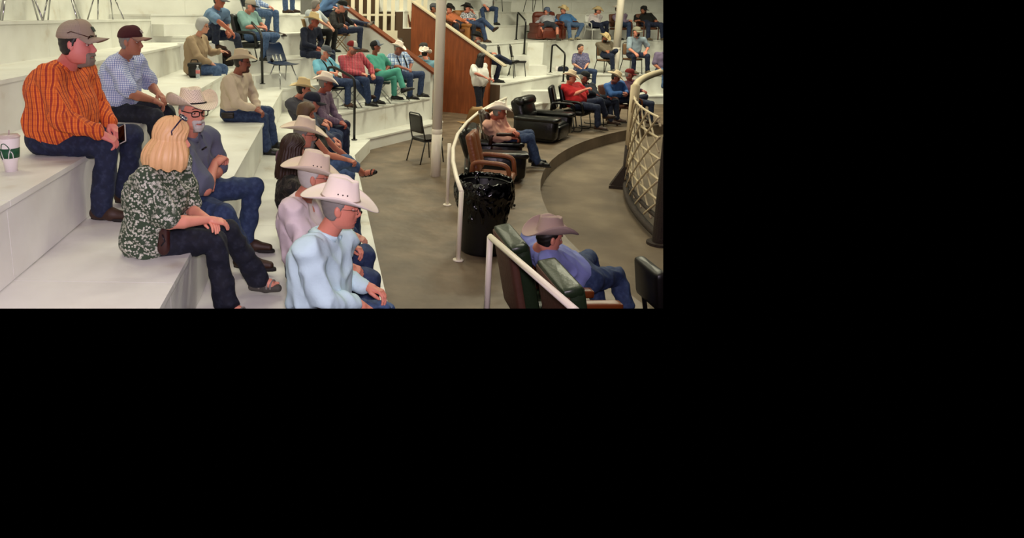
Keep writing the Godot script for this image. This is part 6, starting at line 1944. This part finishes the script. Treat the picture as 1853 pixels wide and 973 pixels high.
	add("bluecap", {label = "man in navy cap and blue jeans between the vest wearer and the straw hat", seat = 0.9, skin = red_skin, shirt = cloth(Color(0.3, 0.33, 0.42)), trousers = mat(Color(0.75, 0.78, 0.85), 0.85, 0.0, texs.denim, 5.0), hat = "cap", hat_mat = cloth(Color(0.03, 0.05, 0.16)), bill_mat = cloth(Color(0.09, 0.09, 0.14)), hair = grey_hair, hy = 2.0, hp = 8.0, shoe = "none"})
	add("strawhat", {label = "man in grey shirt and straw hat with dark band seen from behind", seat = 0.9, skin = red_skin, shirt = cloth(Color(0.3, 0.3, 0.33)), trousers = denim, hat = "cowboy", hat_mat = straw, band = leather, curl_brim = 0.04, hat_tilt = 4.0, hair = dark_hair, hy = 8.0, hp = 4.0, shoe = "none"})
	add("purpleplaid", {label = "man in dark purple plaid shirt and white hat resting his hands on his knees", seat = 0.9, skin = Color(0.66, 0.34, 0.28), shirt = patterned("purple_plaid", 11.0), trousers = navy, hat = "cowboy", hat_mat = white_felt, curl_brim = 0.07, hat_tilt = 6.0, hair = grey_hair, glasses = black_frame, hy = 0.0, hp = 6.0, shoe = "none", curl = 0.8})
	add("oldlady", {label = "older woman with short white hair in a tan jacket, gesturing with her hand", seat = 1.8, woman = true, skin = pale, shirt = cloth(Color(0.65, 0.55, 0.42)), untucked = true, trousers = light, cut = "thick", hair = mat(Color(0.7, 0.7, 0.69), 0.6, 0.0, null, 8.0, 2.0, 0.06), glasses = wire, hy = -8.0, hp = 8.0, shoe = "none", curl0 = 0.6, curl1 = 0.15, fat = 0.3})
	add("shortsleeve", {label = "man in blue short sleeved shirt with one boot up, behind the lady in tan", seat = 2.28, skin = Color(0.7, 0.4, 0.3), shirt = cloth(Color(0.38, 0.51, 0.65)), sleeve = "short", trousers = navy, hair = dark_hair, hy = -20.0, hp = 10.0, shoe_mat = brown_boot, curl = 0.5, hat = "cap", hat_mat = cloth(Color(0.3, 0.3, 0.32))})
	add("tealpolo", {label = "man in teal polo shirt and white cap with dark bill on a black chair", seat = 2.28, skin = red_skin, shirt = cloth(Color(0.5, 0.67, 0.65)), sleeve = "short", trousers = light, hat = "cap", hat_mat = cloth(Color(0.62, 0.58, 0.52)), bill_mat = black, hair = grey_hair, hy = -10.0, hp = 8.0, shoe_mat = black_boot, fat = 0.3, curl = 0.8})
	add("plaidback", {label = "person in pale plaid shirt and blue jeans at the very top, head out of view", seat = 2.72, skin = red_skin, shirt = patterned("sky_plaid", 9.0), trousers = light, hair = grey_hair, hy = -10.0, shoe_mat = brown_boot})
	add("denimhat", {label = "man in dark denim shirt and pale straw hat sitting on a tier edge", seat = 1.85, skin = Color(0.62, 0.32, 0.25), shirt = cloth(Color(0.05, 0.085, 0.19)), trousers = navy, hat = "cowboy", hat_mat = straw, band = mat(Color(0.75, 0.65, 0.48), 0.7), curl_brim = 0.03, hat_tilt = 5.0, hair = grey_hair, hy = -12.0, hp = 6.0, shoe_mat = brown_boot, fat = 0.2})
	add("whiteblouse", {label = "grey haired woman in a white blouse and black trousers on a tan chair", seat = 2.3, woman = true, skin = pale, shirt = cloth(Color(0.8, 0.84, 0.86)), sleeve = "short", trousers = black, cut = "thick", hair = grey_hair, hy = -12.0, hp = 10.0, shoe_mat = black_boot, untucked = true})
	add("blackplaid", {label = "man in black plaid shirt and cap resting one boot on the stair rail", seat = 2.35, skin = red_skin, shirt = patterned("black_plaid", 9.0), trousers = navy, hat = "cap", hat_mat = black, bill_mat = cloth(Color(0.55, 0.6, 0.7)), hair = grey_hair, hy = -18.0, hp = 14.0, shoe_mat = mat(Color(0.3, 0.22, 0.16), 0.6), free1 = true, suspenders = mat(Color(0.3, 0.2, 0.16), 0.7)})
	add("bluetop", {label = "person in sky blue shirt at the top edge behind the black plaid shirt", seat = 2.75, skin = red_skin, shirt = cloth(Color(0.38, 0.55, 0.78)), trousers = navy, hair = grey_hair, shoe = "boot"})
	add("jeanstop", {label = "person at the top edge of whom only jeans and brown boots show", seat = 2.75, skin = red_skin, shirt = cloth(Color(0.4, 0.4, 0.45)), trousers = patterned("denim_light", 5.0, 0.85), hair = grey_hair, shoe_mat = brown_boot})
	add("suspblue", {label = "man in light blue shirt with black suspenders and grey cap, legs crossed", seat = 1.34, skin = red_skin, shirt = cloth(Color(0.42, 0.72, 0.84)), sleeve = "short", trousers = denim, hat = "cap", hat_mat = cloth(Color(0.3, 0.32, 0.36)), hair = white_hair, glasses = wire, beard = "moustache", beard_mat = white_hair, hy = -14.0, hp = 14.0, free1 = true, shoe_mat = mat(Color(0.26, 0.15, 0.09), 0.5), suspenders = black, curl = 0.8})
	add("redplaid", {label = "bearded man in red plaid shirt and red and white cap holding a cup", seat = 1.34, skin = red_skin, fat = 0.7, wide = 1.15, shirt = patterned("red_plaid", 8.0), trousers = mat(Color(0.85, 0.9, 0.95), 0.85, 0.0, texs.denim, 5.0), hat = "cap", hat_mat = cloth(Color(0.5, 0.03, 0.05)), cap_front = cloth(Color(0.75, 0.73, 0.68)), bill_mat = cloth(Color(0.28, 0.3, 0.34)), hair = grey_hair, beard = "full", beard_mat = mat(Color(0.55, 0.4, 0.34), 0.8), hy = -22.0, hp = 6.0, shoe_mat = black_boot, curl = 0.9, folds = 0.016})
	add("scrubs", {label = "man in green medical scrubs and grey cap with legs crossed", seat = 1.34, skin = Color(0.6, 0.34, 0.27), shirt = cloth(Color(0.27, 0.64, 0.56)), sleeve = "short", collar = false, trousers = cloth(Color(0.27, 0.64, 0.56)), hat = "cap", hat_mat = cloth(Color(0.09, 0.1, 0.12)), cap_front = cloth(Color(0.42, 0.47, 0.54)), bill_mat = cloth(Color(0.32, 0.36, 0.42)), hair = dark_hair, beard = "moustache", beard_mat = grey_hair, hy = -4.0, hp = -4.0, hat_tilt = -8.0, free0 = true, shoe_mat = black_boot, hem = 0.9, curl = 0.8})
	add("plaidsusp", {label = "man in blue plaid shirt, black suspenders and white cowboy hat", seat = 1.34, skin = Color(0.66, 0.4, 0.32), shirt = patterned("sky_plaid", 6.0), sleeve = "short", trousers = denim, hat = "cowboy", hat_mat = white_felt, curl_brim = 0.045, hat_tilt = 8.0, hair = grey_hair, hy = -22.0, hp = 10.0, suspenders = black, shoe_mat = black_boot, fat = 0.4, curl = 0.8})
	add("vesthat", {label = "man in pale blue shirt and white hat standing in the entrance behind the rail", seat = 0.13, skin = red_skin, shirt = cloth(Color(0.4, 0.58, 0.66)), sleeve = "short", trousers = navy, hat = "cowboy", hat_mat = white_felt, band = leather, curl_brim = 0.09, hat_tilt = 4.0, hat_roll = 14.0, hair = dark_hair, hy = 50.0, shoe_mat = black_boot})
	add("vestcap", {label = "person in grey cap standing farther inside the entrance", seat = 0.13, skin = red_skin, shirt = cloth(Color(0.4, 0.38, 0.38)), trousers = navy, hat = "cap", hat_mat = cloth(Color(0.2, 0.19, 0.18)), hair = grey_hair, hy = 10.0, shoe_mat = black_boot})
	add("standwoman", {label = "dark haired woman in a white smock standing by the brown entrance wall", seat = 0.13, woman = true, skin = Color(0.76, 0.46, 0.38), fat = 0.6, wide = 1.1, shirt = cloth(Color(0.9, 0.89, 0.86)), sleeve = "short", collar = false, untucked = true, smock = true, trousers = dark, cut = "long", hair = dark_hair, hy = -6.0, hp = 4.0, shoe_mat = black_boot, curl = 0.7})
	add("blackcapman", {label = "man in dark cap whose head shows over the brown wall left of the pole", seat = 2.4, skin = tan_skin, shirt = black, trousers = dark, hat = "cap", hat_mat = cloth(Color(0.25, 0.26, 0.28)), hair = dark_hair, hy = -20.0, shoe_mat = black_boot})
	add("peachblackhat", {label = "man in orange shirt and black hat lounging right of the roof pole", seat = 2.4, skin = red_skin, shirt = cloth(Color(0.7, 0.36, 0.2)), trousers = dark, hat = "cowboy", hat_mat = black, curl_brim = 0.07, hair = dark_hair, hy = -40.0, hp = 8.0, shoe_mat = black_boot, curl = 0.7})
	add("plaidblackhat", {label = "man in black hat and black and white printed shirt with a boot stretched out", seat = 2.4, skin = red_skin, shirt = patterned("print_white", 5.0), sleeve = "short", trousers = denim, hat = "cowboy", hat_mat = black, curl_brim = 0.08, hat_tilt = 6.0, hair = dark_hair, hy = -20.0, hp = 4.0, free1 = true, shoe_mat = brown_boot, curl = 0.8})
	add("whiteshirttop", {label = "person in white shirt and jeans on the upper far tier, head out of view", seat = 2.92, skin = red_skin, shirt = cloth(Color(0.78, 0.78, 0.77)), sleeve = "short", trousers = denim, hair = dark_hair, shoe_mat = mat(Color(0.1, 0.11, 0.1), 0.6), curl = 0.8})
	add("whitebeard", {label = "man with white beard and black hat, legs stretched onto a chair", seat = 1.45, skin = red_skin, shirt = cloth(Color(0.25, 0.27, 0.31)), trousers = navy, hat = "cowboy", hat_mat = black, curl_brim = 0.06, hair = grey_hair, beard = "full", beard_mat = white_hair, hy = -18.0, hp = 8.0, free1 = true, shoe_mat = black_boot, curl = 0.8})
	add("recliner", {label = "man in white shirt, shorts and cap on the red brown recliner", seat = 2.4, skin = red_skin, fat = 0.5, wide = 1.1, shirt = cloth(Color(0.66, 0.66, 0.7)), sleeve = "short", trousers = cloth(Color(0.2, 0.22, 0.27)), hem = 0.1, bare_legs = true, hat = "cap", hat_mat = cloth(Color(0.35, 0.4, 0.52)), hair = dark_hair, beard = "goatee", beard_mat = grey_hair, hy = -50.0, hp = 4.0, shoe_mat = mat(Color(0.25, 0.22, 0.18), 0.7), curl = 0.8})
	add("bluehatfar", {label = "man in sky blue shirt and cream hat beside the recliner", seat = 2.4, skin = red_skin, shirt = cloth(Color(0.22, 0.44, 0.68)), sleeve = "short", trousers = light, hat = "cowboy", hat_mat = straw, hair = dark_hair, hy = -60.0, hp = 6.0, shoe_mat = mat(Color(0.6, 0.56, 0.46), 0.7), fat = 0.3, curl = 0.8})
	add("whitehatfar", {label = "man in white shirt and straw hat with a hand at his face", seat = 2.4, skin = red_skin, shirt = cloth(Color(0.82, 0.78, 0.8)), trousers = navy, hat = "cowboy", hat_mat = straw, curl_brim = 0.1, hair = dark_hair, hy = -30.0, hp = 4.0, free1 = true, shoe_mat = brown_boot, curl = 0.9})
	add("purplefar", {label = "man in lilac shirt and white hat half hidden by the far pole", seat = 2.4, skin = red_skin, shirt = cloth(Color(0.5, 0.42, 0.52)), trousers = denim, hat = "cowboy", hat_mat = white_felt, hair = dark_hair, hy = -50.0, hp = 6.0, shoe_mat = black_boot, curl = 0.8})
	add("blackshirtfar", {label = "man in black shirt and dark cap leaning on his chair arms", seat = 2.4, clip = true, skin = tan_skin, fat = 0.4, wide = 1.1, shirt = cloth(Color(0.05, 0.05, 0.045)), sleeve = "short", trousers = navy, hat = "cap", hat_mat = cloth(Color(0.05, 0.05, 0.06)), hair = dark_hair, beard = "goatee", beard_mat = dark_hair, hy = -60.0, hp = 4.0, shoe_mat = mat(Color(0.35, 0.3, 0.22), 0.7), curl = 0.8})
	add("seatedwoman", {label = "short haired woman in blue print top sitting on the far deck edge", seat = 1.0, woman = true, skin = pale, fat = 0.3, shirt = patterned("print_blue", 6.0), sleeve = "short", collar = false, untucked = true, trousers = denim, cut = "short", hair = mat(Color(0.2, 0.14, 0.1), 0.6), hy = -50.0, shoe_mat = black_boot, curl = 0.8})
	add("tanhat", {label = "man in tan shirt and straw hat with legs crossed, head bowed", seat = 1.45, skin = tan_skin, shirt = cloth(Color(0.42, 0.37, 0.3)), trousers = navy, hat = "cowboy", hat_mat = straw, hat_tilt = 10.0, hair = dark_hair, beard = "full", beard_mat = dark_hair, hy = -50.0, hp = 22.0, free1 = true, shoe_mat = mat(Color(0.4, 0.38, 0.36), 0.6), curl = 0.8})
	add("lightcap", {label = "man in pale checked shirt and light cap with hands on his knees", seat = 1.5, skin = red_skin, shirt = cloth(Color(0.55, 0.62, 0.68)), sleeve = "short", trousers = navy, hat = "cap", hat_mat = cloth(Color(0.52, 0.5, 0.42)), hair = dark_hair, beard = "goatee", beard_mat = dark_hair, hy = -60.0, hp = 4.0, shoe_mat = mat(Color(0.4, 0.36, 0.28), 0.7), fat = 0.2, curl = 0.6})
	add("purpleedge", {label = "person in lilac shirt cut off by the right edge above the ring fence", seat = 1.0, clip = true, skin = tan_skin, shirt = cloth(Color(0.42, 0.36, 0.48)), sleeve = "short", trousers = light, shoe = "none", hide_hand = 1})
	add("redpolo", {label = "heavy man in bright red polo shirt and straw hat, arms crossed", seat = 0.6, skin = red_skin, fat = 0.9, wide = 1.15, shirt = cloth(Color(0.75, 0.06, 0.1)), sleeve = "short", trousers = navy, hat = "cowboy", hat_mat = mat(Color(0.8, 0.72, 0.62), 0.8), curl_brim = 0.06, hair = dark_hair, hy = -25.0, hp = 8.0, free1 = true, shoe_mat = brown_boot, curl = 0.9})
	add("darkcap", {label = "man in dark cap and grey blue shirt beside the red polo shirt", seat = 0.6, skin = Color(0.6, 0.32, 0.26), shirt = cloth(Color(0.13, 0.16, 0.22)), trousers = mat(Color(0.7, 0.75, 0.8), 0.85, 0.0, texs.denim_navy, 5.0), hat = "cap", hat_mat = cloth(Color(0.05, 0.06, 0.09)), hair = grey_hair, hy = -25.0, hp = 14.0, shoe_mat = brown_boot, curl = 0.9})
	add("bluehat", {label = "man in blue shirt and cream hat with head bowed, near the ring fence", seat = 0.6, skin = Color(0.6, 0.34, 0.28), shirt = cloth(Color(0.2, 0.38, 0.66)), trousers = navy, hat = "cowboy", hat_mat = mat(Color(0.82, 0.75, 0.63), 0.8), brim = 1.1, curl_brim = 0.05, hair = dark_hair, hy = -25.0, hp = 22.0, shoe_mat = brown_boot, curl = 0.8})
	add("redcap", {label = "man in mauve check shirt and red cap beside the ring fence", seat = 0.6, skin = Color(0.66, 0.36, 0.3), shirt = cloth(Color(0.42, 0.24, 0.34)), trousers = navy, hat = "cap", hat_mat = cloth(Color(0.45, 0.02, 0.03)), hair = grey_hair, hy = -20.0, hp = 6.0, shoe_mat = brown_boot, curl = 0.8})
	add("peachhat", {label = "man in peach shirt and white hat sitting among the black armchairs", seat = 0.57, skin = Color(0.68, 0.36, 0.28), shirt = cloth(Color(0.95, 0.7, 0.6)), trousers = denim, hat = "cowboy", hat_mat = white_felt, curl_brim = 0.085, hat_tilt = 0.0, brim = 1.05, fat = 0.35, wide = 1.1, band = mat(Color(0.3, 0.2, 0.15), 0.6), band_w = 0.008, hair = grey_hair, hy = -10.0, hp = 3.0, shoe_mat = black_boot, curl = 0.8})
	add("greyhat", {label = "man in lavender shirt and pale grey cowboy hat in the green theatre seat", seat = 0.6, clip = true, skin = red_skin, shirt = cloth(Color(0.5, 0.54, 0.8)), trousers = denim, hat = "cowboy", hat_mat = mat(Color(0.66, 0.57, 0.53), 0.85), curl_brim = 0.085, brim = 1.08, hat_tilt = -10.0, crown = 0.125, hair = dark_hair, hy = 8.0, hp = 10.0, shoe = "none", curl = 0.5})

func add(who: String, s: Dictionary) -> Node3D:
	return person(J[who], s)

func head_frame(o: Node3D) -> Transform3D:
	return (o.get_node("eye") as Node3D).transform.translated_local(-Vector3(0.069, -0.001, -0.031))

func sunglasses(o: Node3D, frame: Material, _k: float) -> void:
	var hx := head_frame(o)
	glasses_into(o, frame, hx * Transform3D(Basis(Vector3(0, 0, 1), -0.28).scaled(Vector3(1.06, 1.0, 1.13)), Vector3(-0.002, 0.068, 0)), "sunglasses", 0.003, mat(Color(0.015, 0.012, 0.012), 0.08), 0.02)

func pocket_mark(o: Node3D) -> void:      # the dark pen clipped at the chest
	var a := atz(365, 271, 4.53) - o.position
	var b := atz(374, 265, 4.55) - o.position
	part("pen", tube([a, b], 0.006, 6), mat(Color(0.03, 0.03, 0.04), 0.4), o)

func headband(o: Node3D) -> void:
	# sunglasses pushed up into the hair
	var hx := head_frame(o)
	glasses_into(o, mat(Color(0.12, 0.07, 0.22), 0.25), hx * Transform3D(Basis(Vector3(0, 0, 1), 1.0).scaled(Vector3(1.12, 1.0, 1.2)), Vector3(0.0, 0.062, 0)), "sunglasses", 0.0045, mat(Color(0.6, 0.62, 0.68), 0.1), 0.02)
	var cs := thing("glasses_case", "brown tooled leather glasses case tucked at the hip of the blonde woman", "case", atz(297, 434, 3.63))
	cs.rotation = Vector3(0.1, 0.1, -0.12)
	part("case", net([[Vector3(0, -0.055, 0), Vector3(0, 0.055, 0), 0.036, 0.032, 0.01], [Vector3(0.0, -0.07, 0.0), Vector3(0, -0.03, 0), 0.03, 0.034, 0.01]], 0.009), mat(Color(0.2, 0.075, 0.06), 0.35), cs, Transform3D(Basis.from_scale(Vector3(1, 1, 0.5)), Vector3.ZERO))
	part("tooled_mark", tube([Vector3(-0.012, -0.03, 0.0175), Vector3(0.006, 0.0, 0.0185), Vector3(-0.01, 0.04, 0.017)], 0.005, 6), mat(Color(0.08, 0.05, 0.1), 0.4), cs)

func ceiling_light(at_: Vector3, size: Vector2, energy: float, c: Color, over: String) -> void:
	var o := thing("ceiling_light", "long fluorescent ceiling lamp high above " + over, "lamp", at_, 0.0, "ceiling lamps")
	part("housing", soft_box_mesh(Vector3(size.x + 0.06, 0.1, size.y + 0.06), 0.03), mat(Color(0.85, 0.85, 0.83), 0.5), o, Transform3D(Basis(), Vector3(0, 0.08, 0)))
	var g := StandardMaterial3D.new()
	g.albedo_color = Color(0.9, 0.9, 0.88)
	g.emission_enabled = true
	g.emission = c
	g.emission_energy_multiplier = 1.0
	part("tube_cover", soft_box_mesh(Vector3(size.x, 0.03, size.y), 0.01), g, o, Transform3D(Basis(), Vector3(0, 0.02, 0)))
	var l := AreaLight3D.new()
	l.name = "lamp_light"
	l.area_size = size
	l.light_color = c
	l.light_energy = energy
	l.area_range = 60.0
	l.shadow_enabled = true
	l.rotation.x = -PI / 2.0
	o.add_child(l)

func _ready() -> void:
	# camera: the photograph is the upper left 1200 x 558 of the 1853 x 973 frame, so the lens is shifted
	var cam := Camera3D.new()
	cam.name = "camera"
	cam.position = Vector3(0, EYE, 0)
	cam.rotation.x = -PITCH
	var near := 0.1
	cam.set_frustum(near * 973.0 / F, Vector2((926.5 - 600.0) / F * near, -(486.5 - 279.0) / F * near), near, 100.0)
	add_child(cam)
	cam.current = true
	edge_right = (Vector3(F, 0, 0) - Vector3(0, -sp, -cp) * 600.0).normalized()
	edge_low = (Vector3(0, cp, -sp) * -F - Vector3(0, -sp, -cp) * 279.0).normalized()
	var env := Environment.new()
	env.background_mode = Environment.BG_COLOR
	env.background_color = Color(0, 0, 0)
	env.tonemap_mode = Environment.TONE_MAPPER_LINEAR
	env.tonemap_exposure = 1.4
	env.sdfgi_enabled = true
	env.ssao_enabled = true
	env.ssil_enabled = true
	var we := WorldEnvironment.new()
	we.name = "environment"
	we.environment = env
	add_child(we)
	var lamp_color := Color(1.0, 0.985, 0.855)
	for p in [[-3.0, 5.5, 4.8, "the nearest left tiers"], [2.5, 7.5, 9.0, "the walkway by the waste bin"], [-2.0, 11.5, 9.0, "the tiers by the cream shirt"], [4.5, 13.0, 18.0, "the middle of the sale ring"], [1.0, 17.5, 18.0, "the entrance stairs"], [8.0, 18.0, 24.0, "the decks beyond the entrance"], [-4.0, 17.0, 11.0, "the top of the left corner"], [13.0, 16.0, 20.0, "the far right decks"]]:
		ceiling_light(P(p[0], 6.35, p[1]), Vector2(2.4, 0.6), p[2], lamp_color, p[3])
	# the photographer's flash
	var flash := OmniLight3D.new()
	flash.name = "camera_flash"
	flash.position = Vector3(0.05, EYE + 0.2, 0.15)
	flash.light_color = Color(1.0, 0.92, 0.99)
	flash.light_energy = 9.0
	flash.light_size = 0.12
	flash.omni_range = 60.0
	flash.shadow_enabled = true
	add_child(flash)
	var t0 := Time.get_ticks_msec()
	make_textures()
	build_arena()
	build_rails()
	build_fence()
	build_furniture()
	var t1 := Time.get_ticks_msec()
	build_people()
	build_small_things()
	clip_all()
	print("structure ", t1 - t0, " ms, people ", Time.get_ticks_msec() - t1, " ms")
